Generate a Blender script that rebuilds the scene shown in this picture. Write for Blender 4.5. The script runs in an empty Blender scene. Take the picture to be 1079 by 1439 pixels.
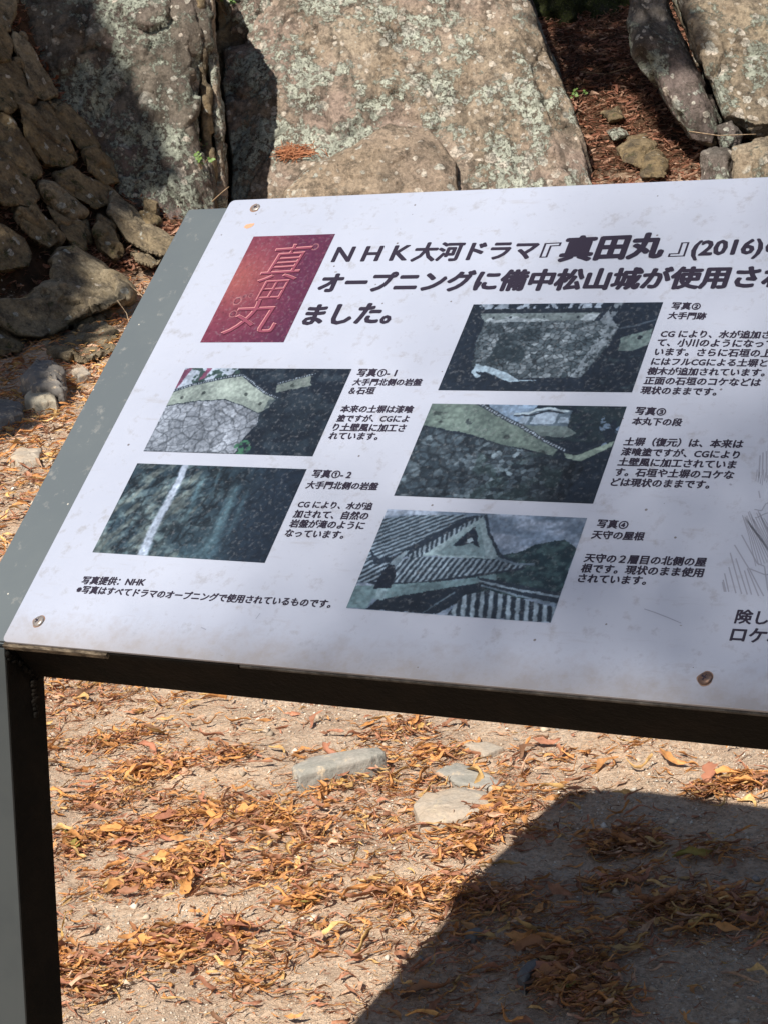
import bpy, bmesh, math, random
import numpy as np
from mathutils import Matrix, Vector

random.seed(7)
RNG = np.random.default_rng(7)
SC = bpy.context.scene
COL = SC.collection

# ------------------------------------------------------------------ camera
F, CX, CY = 2800.0, 539.5, 719.5
U = 0.2                                   # metres per board unit (width of one printed photo)
RV = np.array([-0.639131, 0.47576367, 0.20597594])
TV = np.array([-1.0320042, -0.75017501, 10.38190722])
def rod(v):
    a = np.linalg.norm(v); k = v / a
    K = np.array([[0, -k[2], k[1]], [k[2], 0, -k[0]], [-k[1], k[0], 0]])
    return np.eye(3) + math.sin(a) * K + (1 - math.cos(a)) * K @ K
R = rod(RV)
CB = -R.T @ TV                            # camera in board coordinates (x right, y down the board, z into it)
TH = math.radians(35)
W = np.array([[1, 0, 0], [0, -math.cos(TH), math.sin(TH)], [0, -math.sin(TH), -math.cos(TH)]])
ZB = (1.755 * math.sin(TH) + 4.05) * U
def B2W(p):                               # board units -> world metres
    return W @ (np.asarray(p, float)) * U + np.array([0, 0, ZB])
RW = R @ W.T
CAM = B2W(CB)
def ray(u, v):
    return RW.T @ np.array([(u - CX) / F, (v - CY) / F, 1.0])
def at(u, v, d):                          # a place on the sight line, d metres in front of the camera
    return CAM + ray(u, v) * d

cam = bpy.data.cameras.new('camera')
cam.sensor_fit = 'HORIZONTAL'; cam.sensor_width = 36; cam.lens = 36 * F / 1079
cam.clip_start = 0.05; cam.clip_end = 500
co = bpy.data.objects.new('camera', cam); COL.objects.link(co)
M = Matrix.Identity(4)
for i in range(3):
    M[i][0] = RW[0][i]; M[i][1] = -RW[1][i]; M[i][2] = -RW[2][i]; M[i][3] = CAM[i]
co.matrix_world = M
SC.camera = co

# ------------------------------------------------------------------ light
SUN_AZ, SUN_EL = 177.0, 50.2              # clockwise from +Y
world = bpy.data.worlds.new('World'); SC.world = world; world.use_nodes = True
wn = world.node_tree.nodes; wl = world.node_tree.links
wn.clear()
sky = wn.new('ShaderNodeTexSky'); sky.sky_type = 'NISHITA'; sky.sun_disc = False
sky.sun_elevation = math.radians(SUN_EL); sky.sun_rotation = math.radians(SUN_AZ)
bg = wn.new('ShaderNodeBackground'); bg.inputs[1].default_value = 0.05
wo = wn.new('ShaderNodeOutputWorld'); wl.new(sky.outputs[0], bg.inputs[0]); wl.new(bg.outputs[0], wo.inputs[0])
az, el = math.radians(SUN_AZ), math.radians(SUN_EL)
SUN = np.array([math.sin(az) * math.cos(el), math.cos(az) * math.cos(el), math.sin(el)])
sl = bpy.data.lights.new('sun', 'SUN'); sl.energy = 4.9; sl.angle = math.radians(0.55); sl.color = (1.0, 0.94, 0.85)
so = bpy.data.objects.new('sun', sl); COL.objects.link(so)
so.rotation_euler = Vector(SUN).to_track_quat('Z', 'Y').to_euler()
so.location = (0, -5, 8)
SC.view_settings.view_transform = 'Standard'; SC.view_settings.look = 'None'
SC.view_settings.exposure = 0.68; SC.view_settings.gamma = 1; SC.view_settings.use_curve_mapping = False
SC.cycles.max_bounces = 5; SC.cycles.diffuse_bounces = 3; SC.cycles.glossy_bounces = 2

# ------------------------------------------------------------------ numpy noise
def _h(i, j, k, s):
    n = (i * 374761393 + j * 668265263 + k * 2147483647 + s * 974634777) & 0xffffffff
    n = ((n ^ (n >> 13)) * 1274126177) & 0xffffffff
    n = ((n ^ (n >> 16)) * 2246822519) & 0xffffffff
    return ((n ^ (n >> 15)) & 0xffffff) / float(0xffffff)
def vnoise(P, s=0):
    P = np.asarray(P, float); I = np.floor(P).astype(np.int64); f = P - I; f = f * f * (3 - 2 * f)
    r = 0
    for dx in (0, 1):
        for dy in (0, 1):
            for dz in (0, 1):
                w = (f[:, 0] if dx else 1 - f[:, 0]) * (f[:, 1] if dy else 1 - f[:, 1]) * (f[:, 2] if dz else 1 - f[:, 2])
                r = r + w * _h(I[:, 0] + dx, I[:, 1] + dy, I[:, 2] + dz, s)
    return r
def fbm(P, o=4, s=0, g=.5):
    P = np.asarray(P, float); r = 0; a = 1; t = 0
    for k in range(o):
        r = r + a * vnoise(P * 2 ** k, s + k * 17); t += a; a *= g
    return r / t
def P3(x, y, z=0):
    x = np.asarray(x, float).ravel(); y = np.broadcast_to(np.asarray(y, float).ravel(), x.shape)
    return np.stack([x, y, np.full_like(x, z)], 1)
def facets(P, s=0, amp=1.0):
    """nearest jittered cell centre with a plane of its own: the broken faces of rock"""
    I = np.floor(P).astype(np.int64); best = np.full(len(P), 1e9); second = best.copy(); val = np.zeros(len(P))
    for dx in (-1, 0, 1):
        for dy in (-1, 0, 1):
            for dz in (-1, 0, 1):
                a, b, c = I[:, 0] + dx, I[:, 1] + dy, I[:, 2] + dz
                cx_ = a + _h(a, b, c, s); cy_ = b + _h(a, b, c, s + 1); cz_ = c + _h(a, b, c, s + 2)
                D = np.stack([P[:, 0] - cx_, P[:, 1] - cy_, P[:, 2] - cz_], 1); d = (D ** 2).sum(1)
                g = np.stack([_h(a, b, c, s + 3), _h(a, b, c, s + 4), _h(a, b, c, s + 5)], 1) - .5
                v = (g * D).sum(1) * 1.6 + (_h(a, b, c, s + 6) - .5) * .7
                m = d < best
                second = np.where(m, best, np.minimum(second, d))
                val = np.where(m, v, val); best = np.where(m, d, best)
    edge = np.sqrt(second) - np.sqrt(best)
    return val * amp, edge
def sstep(a, b, x):
    t = np.clip((x - a) / (b - a), 0, 1); return t * t * (3 - 2 * t)

# ------------------------------------------------------------------ object helpers
def tag(o, label=None, cat=None, group=None, kind=None):
    if label: o['label'] = label
    if cat: o['category'] = cat
    if group: o['group'] = group
    if kind: o['kind'] = kind
    return o
def link(name, me, parent=None, loc=None):
    o = bpy.data.objects.new(name, me); COL.objects.link(o)
    if parent is not None: o.parent = parent
    if loc is not None: o.location = loc
    return o
def empty(name, loc=(0, 0, 0)):
    o = bpy.data.objects.new(name, None); COL.objects.link(o); o.location = loc; o.empty_display_size = .05
    return o
def mesh(name, V, Fc, mat=None, smooth=False, col=None):
    me = bpy.data.meshes.new(name)
    V = np.asarray(V, float)
    if isinstance(Fc, np.ndarray):
        n, k = Fc.shape
        me.vertices.add(len(V)); me.vertices.foreach_set('co', V.ravel())
        me.loops.add(n * k); me.loops.foreach_set('vertex_index', Fc.ravel().astype(np.int32))
        me.polygons.add(n); me.polygons.foreach_set('loop_start', np.arange(0, n * k, k, dtype=np.int32))
        me.polygons.foreach_set('loop_total', np.full(n, k, dtype=np.int32))
        me.update(calc_edges=True); me.validate()
    else:
        me.from_pydata([tuple(v) for v in V], [], Fc); me.update()
    if col is not None:
        a = me.color_attributes.new('Col', 'FLOAT_COLOR', 'POINT')
        c = np.ones((len(V), 4)); c[:, :3] = col; a.data.foreach_set('color', c.ravel())
    if smooth: me.polygons.foreach_set('use_smooth', np.ones(len(me.polygons), dtype=bool))
    if mat: me.materials.append(mat)
    return me
def rebase(o):
    """put a mesh object's origin at the base of its mesh"""
    me = o.data; n = len(me.vertices); c = np.empty(n * 3); me.vertices.foreach_get('co', c); c = c.reshape(-1, 3)
    b = np.array([(c[:, 0].min() + c[:, 0].max()) / 2, (c[:, 1].min() + c[:, 1].max()) / 2, c[:, 2].min()])
    me.vertices.foreach_set('co', (c - b).ravel()); me.update(); o.location = b
    return o

# ------------------------------------------------------------------ material helpers
class NT:
    def __init__(s, name, rough=.8, spec=.3):
        s.m = bpy.data.materials.new(name); s.m.use_nodes = True; s.t = s.m.node_tree; s.t.nodes.clear()
        s.o = s.n('ShaderNodeOutputMaterial'); s.b = s.n('ShaderNodeBsdfPrincipled')
        s.b.inputs['Roughness'].default_value = rough; s.b.inputs['Specular IOR Level'].default_value = spec
        s.l(s.b.outputs[0], s.o.inputs[0]); s.tc = s.n('ShaderNodeTexCoord')
    def n(s, t): return s.t.nodes.new(t)
    def l(s, a, b): s.t.links.new(a, b)
    def co(s, scale=(1, 1, 1), rot=(0, 0, 0), src='Object', loc=(0, 0, 0)):
        m = s.n('ShaderNodeMapping'); m.inputs['Scale'].default_value = scale; m.inputs['Rotation'].default_value = rot
        m.inputs['Location'].default_value = loc
        s.l(s.tc.outputs[src], m.inputs[0]); return m.outputs[0]
    def noise(s, v, scale, detail=4, rough=.55, dist=0):
        n = s.n('ShaderNodeTexNoise'); n.inputs['Scale'].default_value = scale; n.inputs['Detail'].default_value = detail
        n.inputs['Roughness'].default_value = rough; n.inputs['Distortion'].default_value = dist; s.l(v, n.inputs['Vector'])
        return n.outputs[0]
    def vor(s, v, scale, feat='F1', rnd=1.0, out='Distance'):
        n = s.n('ShaderNodeTexVoronoi'); n.feature = feat; n.inputs['Scale'].default_value = scale
        n.inputs['Randomness'].default_value = rnd; s.l(v, n.inputs['Vector']); return n.outputs[out]
    def ramp(s, f, a, b, c0=(0, 0, 0), c1=(1, 1, 1)):
        r = s.n('ShaderNodeValToRGB'); e = r.color_ramp.elements
        if a > b: a, b, c0, c1 = b, a, c1, c0
        e[0].position = a; e[0].color = (*c0, 1); e[1].position = b; e[1].color = (*c1, 1); s.l(f, r.inputs[0]); return r.outputs[0]
    def mix(s, f, a, b, mode='MIX'):
        m = s.n('ShaderNodeMix'); m.data_type = 'RGBA'; m.blend_type = mode
        for i, x in ((0, f), (6, a), (7, b)):
            if hasattr(x, 'is_linked'): s.l(x, m.inputs[i])
            elif isinstance(x, (int, float)): m.inputs[i].default_value = x
            else: m.inputs[i].default_value = (*x, 1)
        return m.outputs[2]
    def math(s, op, a, b=None, c=None):
        m = s.n('ShaderNodeMath'); m.operation = op
        for i, x in enumerate((a, b, c)):
            if x is None: continue
            if hasattr(x, 'is_linked'): s.l(x, m.inputs[i])
            else: m.inputs[i].default_value = x
        return m.outputs[0]
    def bump(s, h, strength=.5, dist=.01, prev=None):
        b = s.n('ShaderNodeBump'); b.inputs['Strength'].default_value = strength; b.inputs['Distance'].default_value = dist
        s.l(h, b.inputs['Height'])
        if prev: s.l(prev, b.inputs['Normal'])
        s.l(b.outputs[0], s.b.inputs['Normal']); return b.outputs[0]
    def color(s, c):
        if hasattr(c, 'is_linked'): s.l(c, s.b.inputs['Base Color'])
        else: s.b.inputs['Base Color'].default_value = (*c, 1)

def rock_mat(name, c1, c2, c3, lichen=0.5, spots=.5, moss=0.0, tilt=0.0, lich_col=(.235, .25, .205), crack=0.0, stain=.6):
    m = NT(name, .92, .12)
    o = m.co(); st = m.co((1, 1, .35), (0, tilt, 0))
    n1 = m.noise(st, 3.4, 8, .72); n2 = m.noise(o, 11, 8, .74); n3 = m.noise(o, 60, 6, .72); n4 = m.noise(o, 1.3, 4, .6); n5 = m.noise(o, 26, 6, .7)
    c = m.mix(m.ramp(n1, .40, .60), c1, c2)
    c = m.mix(m.ramp(n4, .44, .58), c, c3)
    c = m.mix(m.math('MULTIPLY', m.ramp(n2, .50, .60), .7), c, (.075, .062, .05))
    c = m.mix(m.math('MULTIPLY', m.ramp(n5, .56, .64), .5), c, (.045, .038, .03))
    # dark seepage stains following the grain
    sn = m.noise(m.co((3.2, 3.2, .5), (0, tilt, 0)), 2.2, 7, .68)
    c = m.mix(m.math('MULTIPLY', m.ramp(sn, .50, .60), stain), c, (.05, .042, .034))
    # crusty grey-green lichen in ragged patches
    ln = m.noise(o, 3.6, 9, .76, .15); lf = m.noise(o, 30, 6, .78)
    lm = m.math('MULTIPLY', m.ramp(ln, .67 - .24 * lichen, .69 - .24 * lichen), m.ramp(lf, .42, .47))
    lc = m.mix(m.ramp(m.noise(o, 16, 5, .7), .42, .58), lich_col, tuple(x * 1.5 for x in lich_col))
    lc = m.mix(m.ramp(m.noise(o, 120, 4, .75), .34, .50), m.mix(.45, lc, (.05, .05, .04)), lc)
    c = m.mix(lm, c, lc)
    # round pale crusts in several sizes
    nn = m.n('ShaderNodeTexNoise'); nn.inputs['Scale'].default_value = 18; nn.inputs['Detail'].default_value = 4; m.l(o, nn.inputs['Vector'])
    sc_ = m.n('ShaderNodeVectorMath'); sc_.operation = 'SCALE'; sc_.inputs[3].default_value = .045; m.l(nn.outputs[1], sc_.inputs[0])
    wob = m.n('ShaderNodeVectorMath'); wob.operation = 'ADD'; m.l(o, wob.inputs[0]); m.l(sc_.outputs[0], wob.inputs[1]); ov = wob.outputs[0]
    tot = None
    for sc, rr, th in ((3.4, .34, .57), (8, .36, .50), (15, .42, .45), (27, .46, .44)):
        d = m.vor(ov, sc); cell = m.vor(ov, sc, out='Color')
        sep = m.n('ShaderNodeSeparateColor'); m.l(cell, sep.inputs[0])
        rad = m.math('MULTIPLY', m.math('ADD', sep.outputs[0], .25), rr * .85)
        inside = m.ramp(m.math('SUBTRACT', rad, d), .0, .035)
        pres = m.math('GREATER_THAN', sep.outputs[1], 1 - spots * .62)
        zone = m.ramp(m.noise(o, 1.7 + sc * .05, 4, .6), th - .02, th + .05)
        k = m.math('MULTIPLY', m.math('MULTIPLY', inside, pres), zone)
        tot = k if tot is None else m.math('MAXIMUM', tot, k)
    pc = m.mix(m.ramp(m.noise(o, 7, 3, .5), .4, .6), (.62, .54, .45), (.44, .445, .39))
    pc = m.mix(m.ramp(n3, .40, .56), m.mix(.45, pc, (.12, .11, .09)), pc)
    c = m.mix(m.math('MULTIPLY', tot, .9), c, pc)
    if moss:
        mm = m.ramp(m.noise(o, 6, 6, .7), .62 - .3 * moss, .7 - .3 * moss)
        c = m.mix(mm, c, m.mix(m.ramp(n3, .4, .6), (.02, .025, .008), (.05, .06, .016)))
    c = m.mix(m.ramp(n3, .32, .62), m.mix(.5, c, (.02, .018, .015)), c)
    c = m.mix(m.math('MULTIPLY', m.ramp(m.noise(o, 140, 3, .7), .6, .7), .35), c, (.5, .44, .36))
    hb = m.math('ADD', n3, m.math('ADD', m.math('MULTIPLY', lm, .9), m.math('MULTIPLY', tot, .25)))
    b = None
    if crack:
        wv = m.mix(.12, o, nn.outputs[1]); mp = m.n('ShaderNodeMapping'); mp.inputs['Scale'].default_value = (1, 1, .4); mp.inputs['Rotation'].default_value = (0, tilt, 0); m.l(wv, mp.inputs[0])
        ck = m.vor(mp.outputs[0], 2.6, 'DISTANCE_TO_EDGE'); ckm = m.math('MULTIPLY', m.ramp(ck, .004, .014, (1, 1, 1), (0, 0, 0)), m.ramp(m.noise(o, 2.1, 3, .5), .48, .56))
        c = m.mix(m.math('MULTIPLY', ckm, crack), c, (.02, .017, .014)); b = m.bump(m.math('MULTIPLY', ckm, -1), .7, .02)
    m.color(c)
    b = m.bump(n1, .75, .05, b); b = m.bump(n2, .9, .024, b); m.bump(hb, .9, .009, b)
    return m.m

ROCKM = {
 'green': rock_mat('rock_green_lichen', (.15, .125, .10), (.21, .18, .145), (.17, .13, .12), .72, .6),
 'tan': rock_mat('rock_tan_spotted', (.31, .24, .17), (.42, .345, .26), (.35, .265, .215), .70, 1.0, crack=.5, stain=.6, lich_col=(.33, .345, .285)),
 'pale': rock_mat('rock_pale_spotted', (.32, .245, .175), (.40, .315, .23), (.33, .255, .195), .2, 1.0, stain=.3),
 'grey': rock_mat('rock_grey', (.16, .14, .125), (.23, .205, .18), (.19, .15, .135), .55, .8),
 'warm': rock_mat('rock_warm', (.28, .22, .16), (.40, .33, .235), (.3, .24, .17), .6, .9, stain=.4),
 'brown': rock_mat('rock_brown_olive', (.19, .135, .075), (.32, .25, .155), (.23, .17, .095), .0, .10, .1, .7),
 'slab': rock_mat('rock_pale_slab', (.24, .19, .12), (.38, .32, .225), (.28, .22, .14), .0, .15, .05, .7, stain=.5),
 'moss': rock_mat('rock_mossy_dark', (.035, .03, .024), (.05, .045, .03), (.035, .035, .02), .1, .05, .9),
}
# ------------------------------------------------------------------ terrain
fw = ray(CX, CY); fwd = np.array([fw[0], fw[1], 0]); fwd /= np.linalg.norm(fwd); rgt = np.array([fwd[1], -fwd[0], 0])
def SR(x, y):
    dx, dy = x - CAM[0], y - CAM[1]
    return dx * fwd[0] + dy * fwd[1], dx * rgt[0] + dy * rgt[1]
def XY(s, r): return CAM[0] + s * fwd[0] + r * rgt[0], CAM[1] + s * fwd[1] + r * rgt[1]
def flat(u, v):
    d = ray(u, v); k = -CAM[2] / d[2]; return CAM + d * k
foot_px = [(-60, 500), (0, 488), (90, 462), (165, 458), (215, 446), (285, 436)]
foot = np.array([SR(*flat(u, v)[:2]) for u, v in foot_px])     # (s, r) of the foot of the rocky bank
DA = 9.35
top_px = [(-120, -230), (-40, -90), (36, 45), (75, 128), (120, 190), (165, 250), (230, 284), (300, 296)]
topc = np.array([(*SR(*at(u, v, DA)[:2]), at(u, v, DA)[2]) for u, v in top_px])     # where the bank meets the tall boulder
def hgt(x, y, fine=True):
    x = np.asarray(x, float); y = np.asarray(y, float); s, r = SR(x, y)
    fs = np.interp(r, foot[:, 1], foot[:, 0])
    ext = foot[0, 0] + (r - foot[0, 1]) * ((foot[1, 0] - foot[0, 0]) / (foot[1, 1] - foot[0, 1]))
    fs = np.where(r < foot[0, 1], np.maximum(ext, 5.2), fs)
    fs = np.where(r > foot[-1, 1], 60, fs)
    sA = np.interp(r, topc[:, 1], topc[:, 0]); zA = np.interp(r, topc[:, 1], topc[:, 2])
    tt = np.clip((s - fs) / np.maximum(sA - fs, .3), 0, 1.5); left = np.clip(zA, 0, 2.2) * tt * sstep(topc[-1, 1] + .35, topc[-1, 1], r)
    back = np.clip(s - 9.7, 0, None); back = np.where(back < 3, .30 * back, .9 + (back - 3) * .55) * 1.0
    back = np.minimum(back, 9)
    h = np.maximum(left, back)
    shp = s.shape; p = P3(x, y)
    g = (fbm(p * 1.1, 3, 5) - .5) * .05 + (fbm(p * 5, 3, 9) - .5) * .03
    if fine: g = g + (fbm(p * 24, 3, 12) - .5) * .008
    g = g.reshape(shp)
    near = sstep(14, 10, s)
    return h + g * (1 + 1.5 * sstep(0.02, .4, h)) * near
def ground_pt(u, v):
    """first place where the sight line meets the terrain"""
    d = ray(u, v); ks = np.arange(2.0, 16, .02); P = CAM + d[None] * ks[:, None]
    below = P[:, 2] - hgt(P[:, 0], P[:, 1], False) < 0
    i = int(np.argmax(below)) if below.any() else len(ks) - 1
    return P[i], ks[i]

def axis(segs):
    out = [segs[0][0]]
    for a, b, st in segs: out += list(np.linspace(a, b, max(1, int((b - a) / st)) + 1)[1:])
    return np.array(out)
sa = axis([(-6, 2.0, .5), (2.0, 4.1, .0095), (4.1, 8.6, .022), (8.6, 12.5, .05), (12.5, 20, .4), (20, 60, 4)])
ra = axis([(-30, -4, 2), (-4, -1.9, .15), (-1.9, -.7, .02), (-.7, .75, .0095), (.75, 2.4, .04), (2.4, 5, .3), (5, 30, 2.5)])
Sg, Rg = np.meshgrid(sa, ra, indexing='ij'); gx, gy = XY(Sg, Rg); gz = hgt(gx, gy)
n1, n2 = Sg.shape; idx = np.arange(n1 * n2).reshape(n1, n2)
gf = np.stack([idx[:-1, :-1], idx[:-1, 1:], idx[1:, 1:], idx[1:, :-1]], -1).reshape(-1, 4)[:, ::-1]

g = NT('sandy_ground', .95, .1)
o = g.co()
na = g.noise(o, 2.2, 5, .6); nb = g.noise(o, 14, 6, .65); nc = g.noise(o, 120, 4, .7); nd = g.noise(o, 420, 3, .7)
sand = g.mix(g.ramp(na, .44, .56), (.64, .46, .315), (.50, .37, .27))
sand = g.mix(g.ramp(nb, .42, .62), sand, (.68, .52, .38))
sand = g.mix(g.ramp(nc, .40, .58), g.mix(.5, sand, (.24, .16, .11)), sand)
v1 = g.vor(o, 170); vc = g.vor(o, 170, out='Color'); sp = g.n('ShaderNodeSeparateColor'); g.l(vc, sp.inputs[0])
grain = g.math('MULTIPLY', g.math('LESS_THAN', v1, .42), g.math('GREATER_THAN', sp.outputs[0], .62))
sand = g.mix(g.math('MULTIPLY', grain, .75), sand, g.mix(sp.outputs[1], (.62, .53, .43), (.33, .27, .21)))
# up on the bank and behind, the ground is dark leaf mould
sepz = g.n('ShaderNodeSeparateXYZ'); g.l(g.tc.outputs['Object'], sepz.inputs[0])
hz = g.math('ADD', sepz.outputs[2], g.math('MULTIPLY', g.math('SUBTRACT', nb, .5), .25))
mould = g.mix(g.ramp(nb, .4, .6), (.05, .032, .02), (.11, .06, .035))
g.color(g.mix(g.ramp(hz, .09, .16), sand, mould))
b = g.bump(nb, .6, .014); b = g.bump(nc, 1.0, .007, b); b = g.bump(g.math('ADD', nd, grain), .9, .0035, b)
GROUND = g.m
go = link('ground', mesh('ground', np.stack([gx.ravel(), gy.ravel(), gz.ravel()], 1), gf, GROUND, True)); tag(go, kind='structure')

# ------------------------------------------------------------------ rocks
def remesh_np(V, Fc, voxel):
    me = bpy.data.meshes.new('t'); me.from_pydata([tuple(v) for v in V], [], Fc)
    bm = bmesh.new(); bm.from_mesh(me); bmesh.ops.recalc_face_normals(bm, faces=bm.faces); bm.to_mesh(me); bm.free()
    o = bpy.data.objects.new('t', me); COL.objects.link(o)
    md = o.modifiers.new('r', 'REMESH'); md.mode = 'VOXEL'; md.voxel_size = voxel
    dg = bpy.context.evaluated_depsgraph_get(); r = bpy.data.meshes.new_from_object(o.evaluated_get(dg))
    bpy.data.objects.remove(o); bpy.data.meshes.remove(me); return r
def rock(name, poly, mat, label, depth=None, thick=.4, bulge=.08, voxel=None, amp=.035, cell=.25, lean=0.0, cat='rock', grp=None, seed=0, strata=(0, 0), lift=0.0, back=.92, depthf=None, inner=.62, down=0.0, groove=.15):
    """poly: outline in the photograph; depth: metres in front of the camera (number or per-vertex list)"""
    poly = [tuple(p) for p in poly]; n = len(poly)
    P = np.array(poly, float); c = P.mean(0)
    if depth is None:
        lo = P[P[:, 1].argmax()]
        dd = []
        for u, v in poly: dd.append(ground_pt(u, v)[1] - lift)
        depth = dd
    D = np.full(n, depth, float) if np.isscalar(depth) else np.array(depth, float)
    D = D + lean * (P[:, 1].max() - P[:, 1]) / 100
    if depthf: D = np.array([depthf(u, v) for u, v in poly])
    dc = D.mean(); fr = [at(u, v, d) for (u, v), d in zip(poly, D)]
    inn = [at(*(c + (p - c) * inner), dc + (d - dc) * inner - bulge) for p, d in zip(P, D)]
    cen = [at(*c, dc - bulge * 1.08)]
    bk = [at(*(c + (p - c) * back), dc + (d - dc) * back + thick) for p, d in zip(P, D)]
    cb = [at(*c, dc + thick)]
    V = np.array(fr + inn + bk + cen + cb)
    if down: V[:, 2] -= 0
    Fc = []
    for i in range(n):
        j = (i + 1) % n
        Fc += [(i, j, n + j, n + i), (n + i, n + j, 3 * n), (j, i, 2 * n + i, 2 * n + j), (2 * n + j, 2 * n + i, 3 * n + 1)]
    size = max(np.ptp(V[:n], axis=0)); vx = voxel or max(size / 60, .007)
    me = remesh_np(V, Fc, vx)
    m = len(me.vertices); X = np.empty(m * 3); me.vertices.foreach_get('co', X); X = X.reshape(-1, 3)
    N = np.empty(m * 3); me.vertex_normals.foreach_get('vector', N); N = N.reshape(-1, 3)
    q = X + seed * 3.17
    a, b_ = strata
    # rotate into the rock's own bedding so the breaks run along it
    ca, sa_ = math.cos(a), math.sin(a)
    lr = np.stack([X @ rgt, X @ fwd, X[:, 2]], 1) + seed * 3.17
    lr = lr + 0; q = np.stack([lr[:, 0] * ca - lr[:, 2] * sa_, lr[:, 1], lr[:, 0] * sa_ + lr[:, 2] * ca], 1)
    q = q * np.array([1, 1, 1 - b_])
    w = np.stack([fbm(q * 4, 3, seed + 40), fbm(q * 4, 3, seed + 41), fbm(q * 4, 3, seed + 42)], 1) - .5
    f1, e1 = facets(q / cell + w * .9, seed); f2, e2 = facets(q / (cell * .38) + w * 1.2, seed + 9)
    d = amp * f1 + amp * .42 * f2 + (fbm(q / cell * 1.3, 4, seed + 3) - .5) * amp * .9
    d -= amp * groove * np.exp(-(e1 / .04) ** 2)
    d += (fbm(q * 22, 4, seed + 7, .6) - .5) * min(amp * .6, .022)
    if size > .9: d += (fbm(q * 9, 5, seed + 8, .68) - .5) * .035 - .02 * np.exp(-((fbm(q * np.array([2.2, 2.2, .7]), 3, seed + 19) - .5) / .012) ** 2)
    X = X + N * d[:, None]
    me.vertices.foreach_set('co', X.ravel()); me.update()
    me.polygons.foreach_set('use_smooth', np.ones(len(me.polygons), dtype=bool))
    me.materials.clear(); me.materials.append(ROCKM[mat]); me.name = name
    o = link(name, me); rebase(o); tag(o, label, cat, grp); return o

BD = -.62                                     # slant of the bedding in the left bank
# the big standing boulders
def plane_depth(d0, ku, kv, u0, v0): return lambda u, v: d0 + ku * (u - u0) / 100 + kv * (v0 - v) / 100
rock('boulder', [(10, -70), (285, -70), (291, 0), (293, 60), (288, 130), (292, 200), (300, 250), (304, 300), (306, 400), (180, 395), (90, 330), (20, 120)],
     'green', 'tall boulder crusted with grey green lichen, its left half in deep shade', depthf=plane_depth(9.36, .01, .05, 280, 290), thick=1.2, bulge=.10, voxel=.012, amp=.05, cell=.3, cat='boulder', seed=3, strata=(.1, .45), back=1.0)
rock('boulder', [(310, 66), (345, 60), (352, -70), (722, -70), (758, 40), (800, 145), (815, 190), (834, 262), (850, 375), (330, 375), (322, 200)],
     'tan', 'largest boulder, broad sunlit face with pale lichen right above the sign', depthf=plane_depth(9.95, -.02, .16, 600, 300), thick=1.5, bulge=.10, voxel=.0125, amp=.03, cell=.62, cat='boulder', seed=5, strata=(.05, .5), back=1.0, inner=.82)
rock('boulder', [(402, 270), (432, 240), (480, 212), (545, 172), (600, 180), (640, 230), (650, 370), (396, 370)],
     'pale', 'low pale ledge of rock covered in round white lichen spots above the sign heading', depthf=plane_depth(9.76, -.02, .18, 520, 300), thick=.5, bulge=.05, voxel=.012, amp=.018, cell=.3, cat='rock ledge', seed=6, back=1.0, inner=.85)
rock('boulder', [(310, -70), (400, -70), (400, 75), (350, 72), (312, 60)], 'tan',
     'dark recessed rock above the small leafy ledge in the cleft', depth=10.5, thick=.7, voxel=.02, amp=.04, cat='rock', seed=8)
rock('rock_slab', [(272, -60), (284, -60), (290, 40), (296, 120), (300, 200), (308, 390), (288, 390), (284, 200), (280, 100)], 'brown',
     'thin upright rock sliver hugging the right edge of the green lichened boulder', depth=9.48, thick=.5, bulge=.02, voxel=.01, amp=.016, cell=.15, cat='rock', seed=9)
rock('rock_slab', [(284, -60), (297, -60), (301, 50), (309, 130), (315, 180), (317, 240), (321, 380), (300, 380), (303, 200), (296, 130), (287, 60)], 'tan',
     'narrow pale rib of rock standing in the dark cleft', depth=9.55, thick=.5, bulge=.03, voxel=.01, amp=.014, cell=.15, cat='rock', seed=10)
rock('rock_slab', [(300, -70), (345, -70), (345, 370), (300, 370)], 'brown',
     'shaded rock wall deep inside the cleft between the two big boulders', depth=10.45, thick=.4, bulge=.02, voxel=.02, amp=.04, cat='rock', seed=11)
rock('boulder', [(872, -70), (884, 0), (880, 28), (893, 75), (922, 112), (948, 165), (970, 197), (1003, 204), (1013, 180), (996, 140), (968, 72), (940, 5), (925, -70)],
     'grey', 'leaning grey boulder with a tapering foot beside the leaf hollow', depthf=plane_depth(9.9, .02, .14, 950, 200), thick=.6, bulge=.10, voxel=.012, amp=.028, cell=.3, cat='boulder', seed=12, strata=(-.5, .4), inner=.7)
rock('boulder', [(936, -70), (948, 0), (978, 75), (1004, 138), (1016, 178), (1060, 196), (1180, 200), (1180, -70)],
     'warm', 'broad warm grey boulder at the top right corner, behind the diagonal crack', depthf=plane_depth(9.85, .0, .16, 1050, 200), thick=1.0, bulge=.12, voxel=.014, amp=.04, cell=.35, cat='boulder', seed=13, strata=(-.5, .4), inner=.8)
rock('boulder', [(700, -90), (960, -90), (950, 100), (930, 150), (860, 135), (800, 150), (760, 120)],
     'moss', 'dark mossy rock in deep shade at the back of the leaf hollow', depth=12.3, thick=1.0, bulge=.15, voxel=.03, amp=.12, cell=.5, cat='boulder', seed=14)
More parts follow.
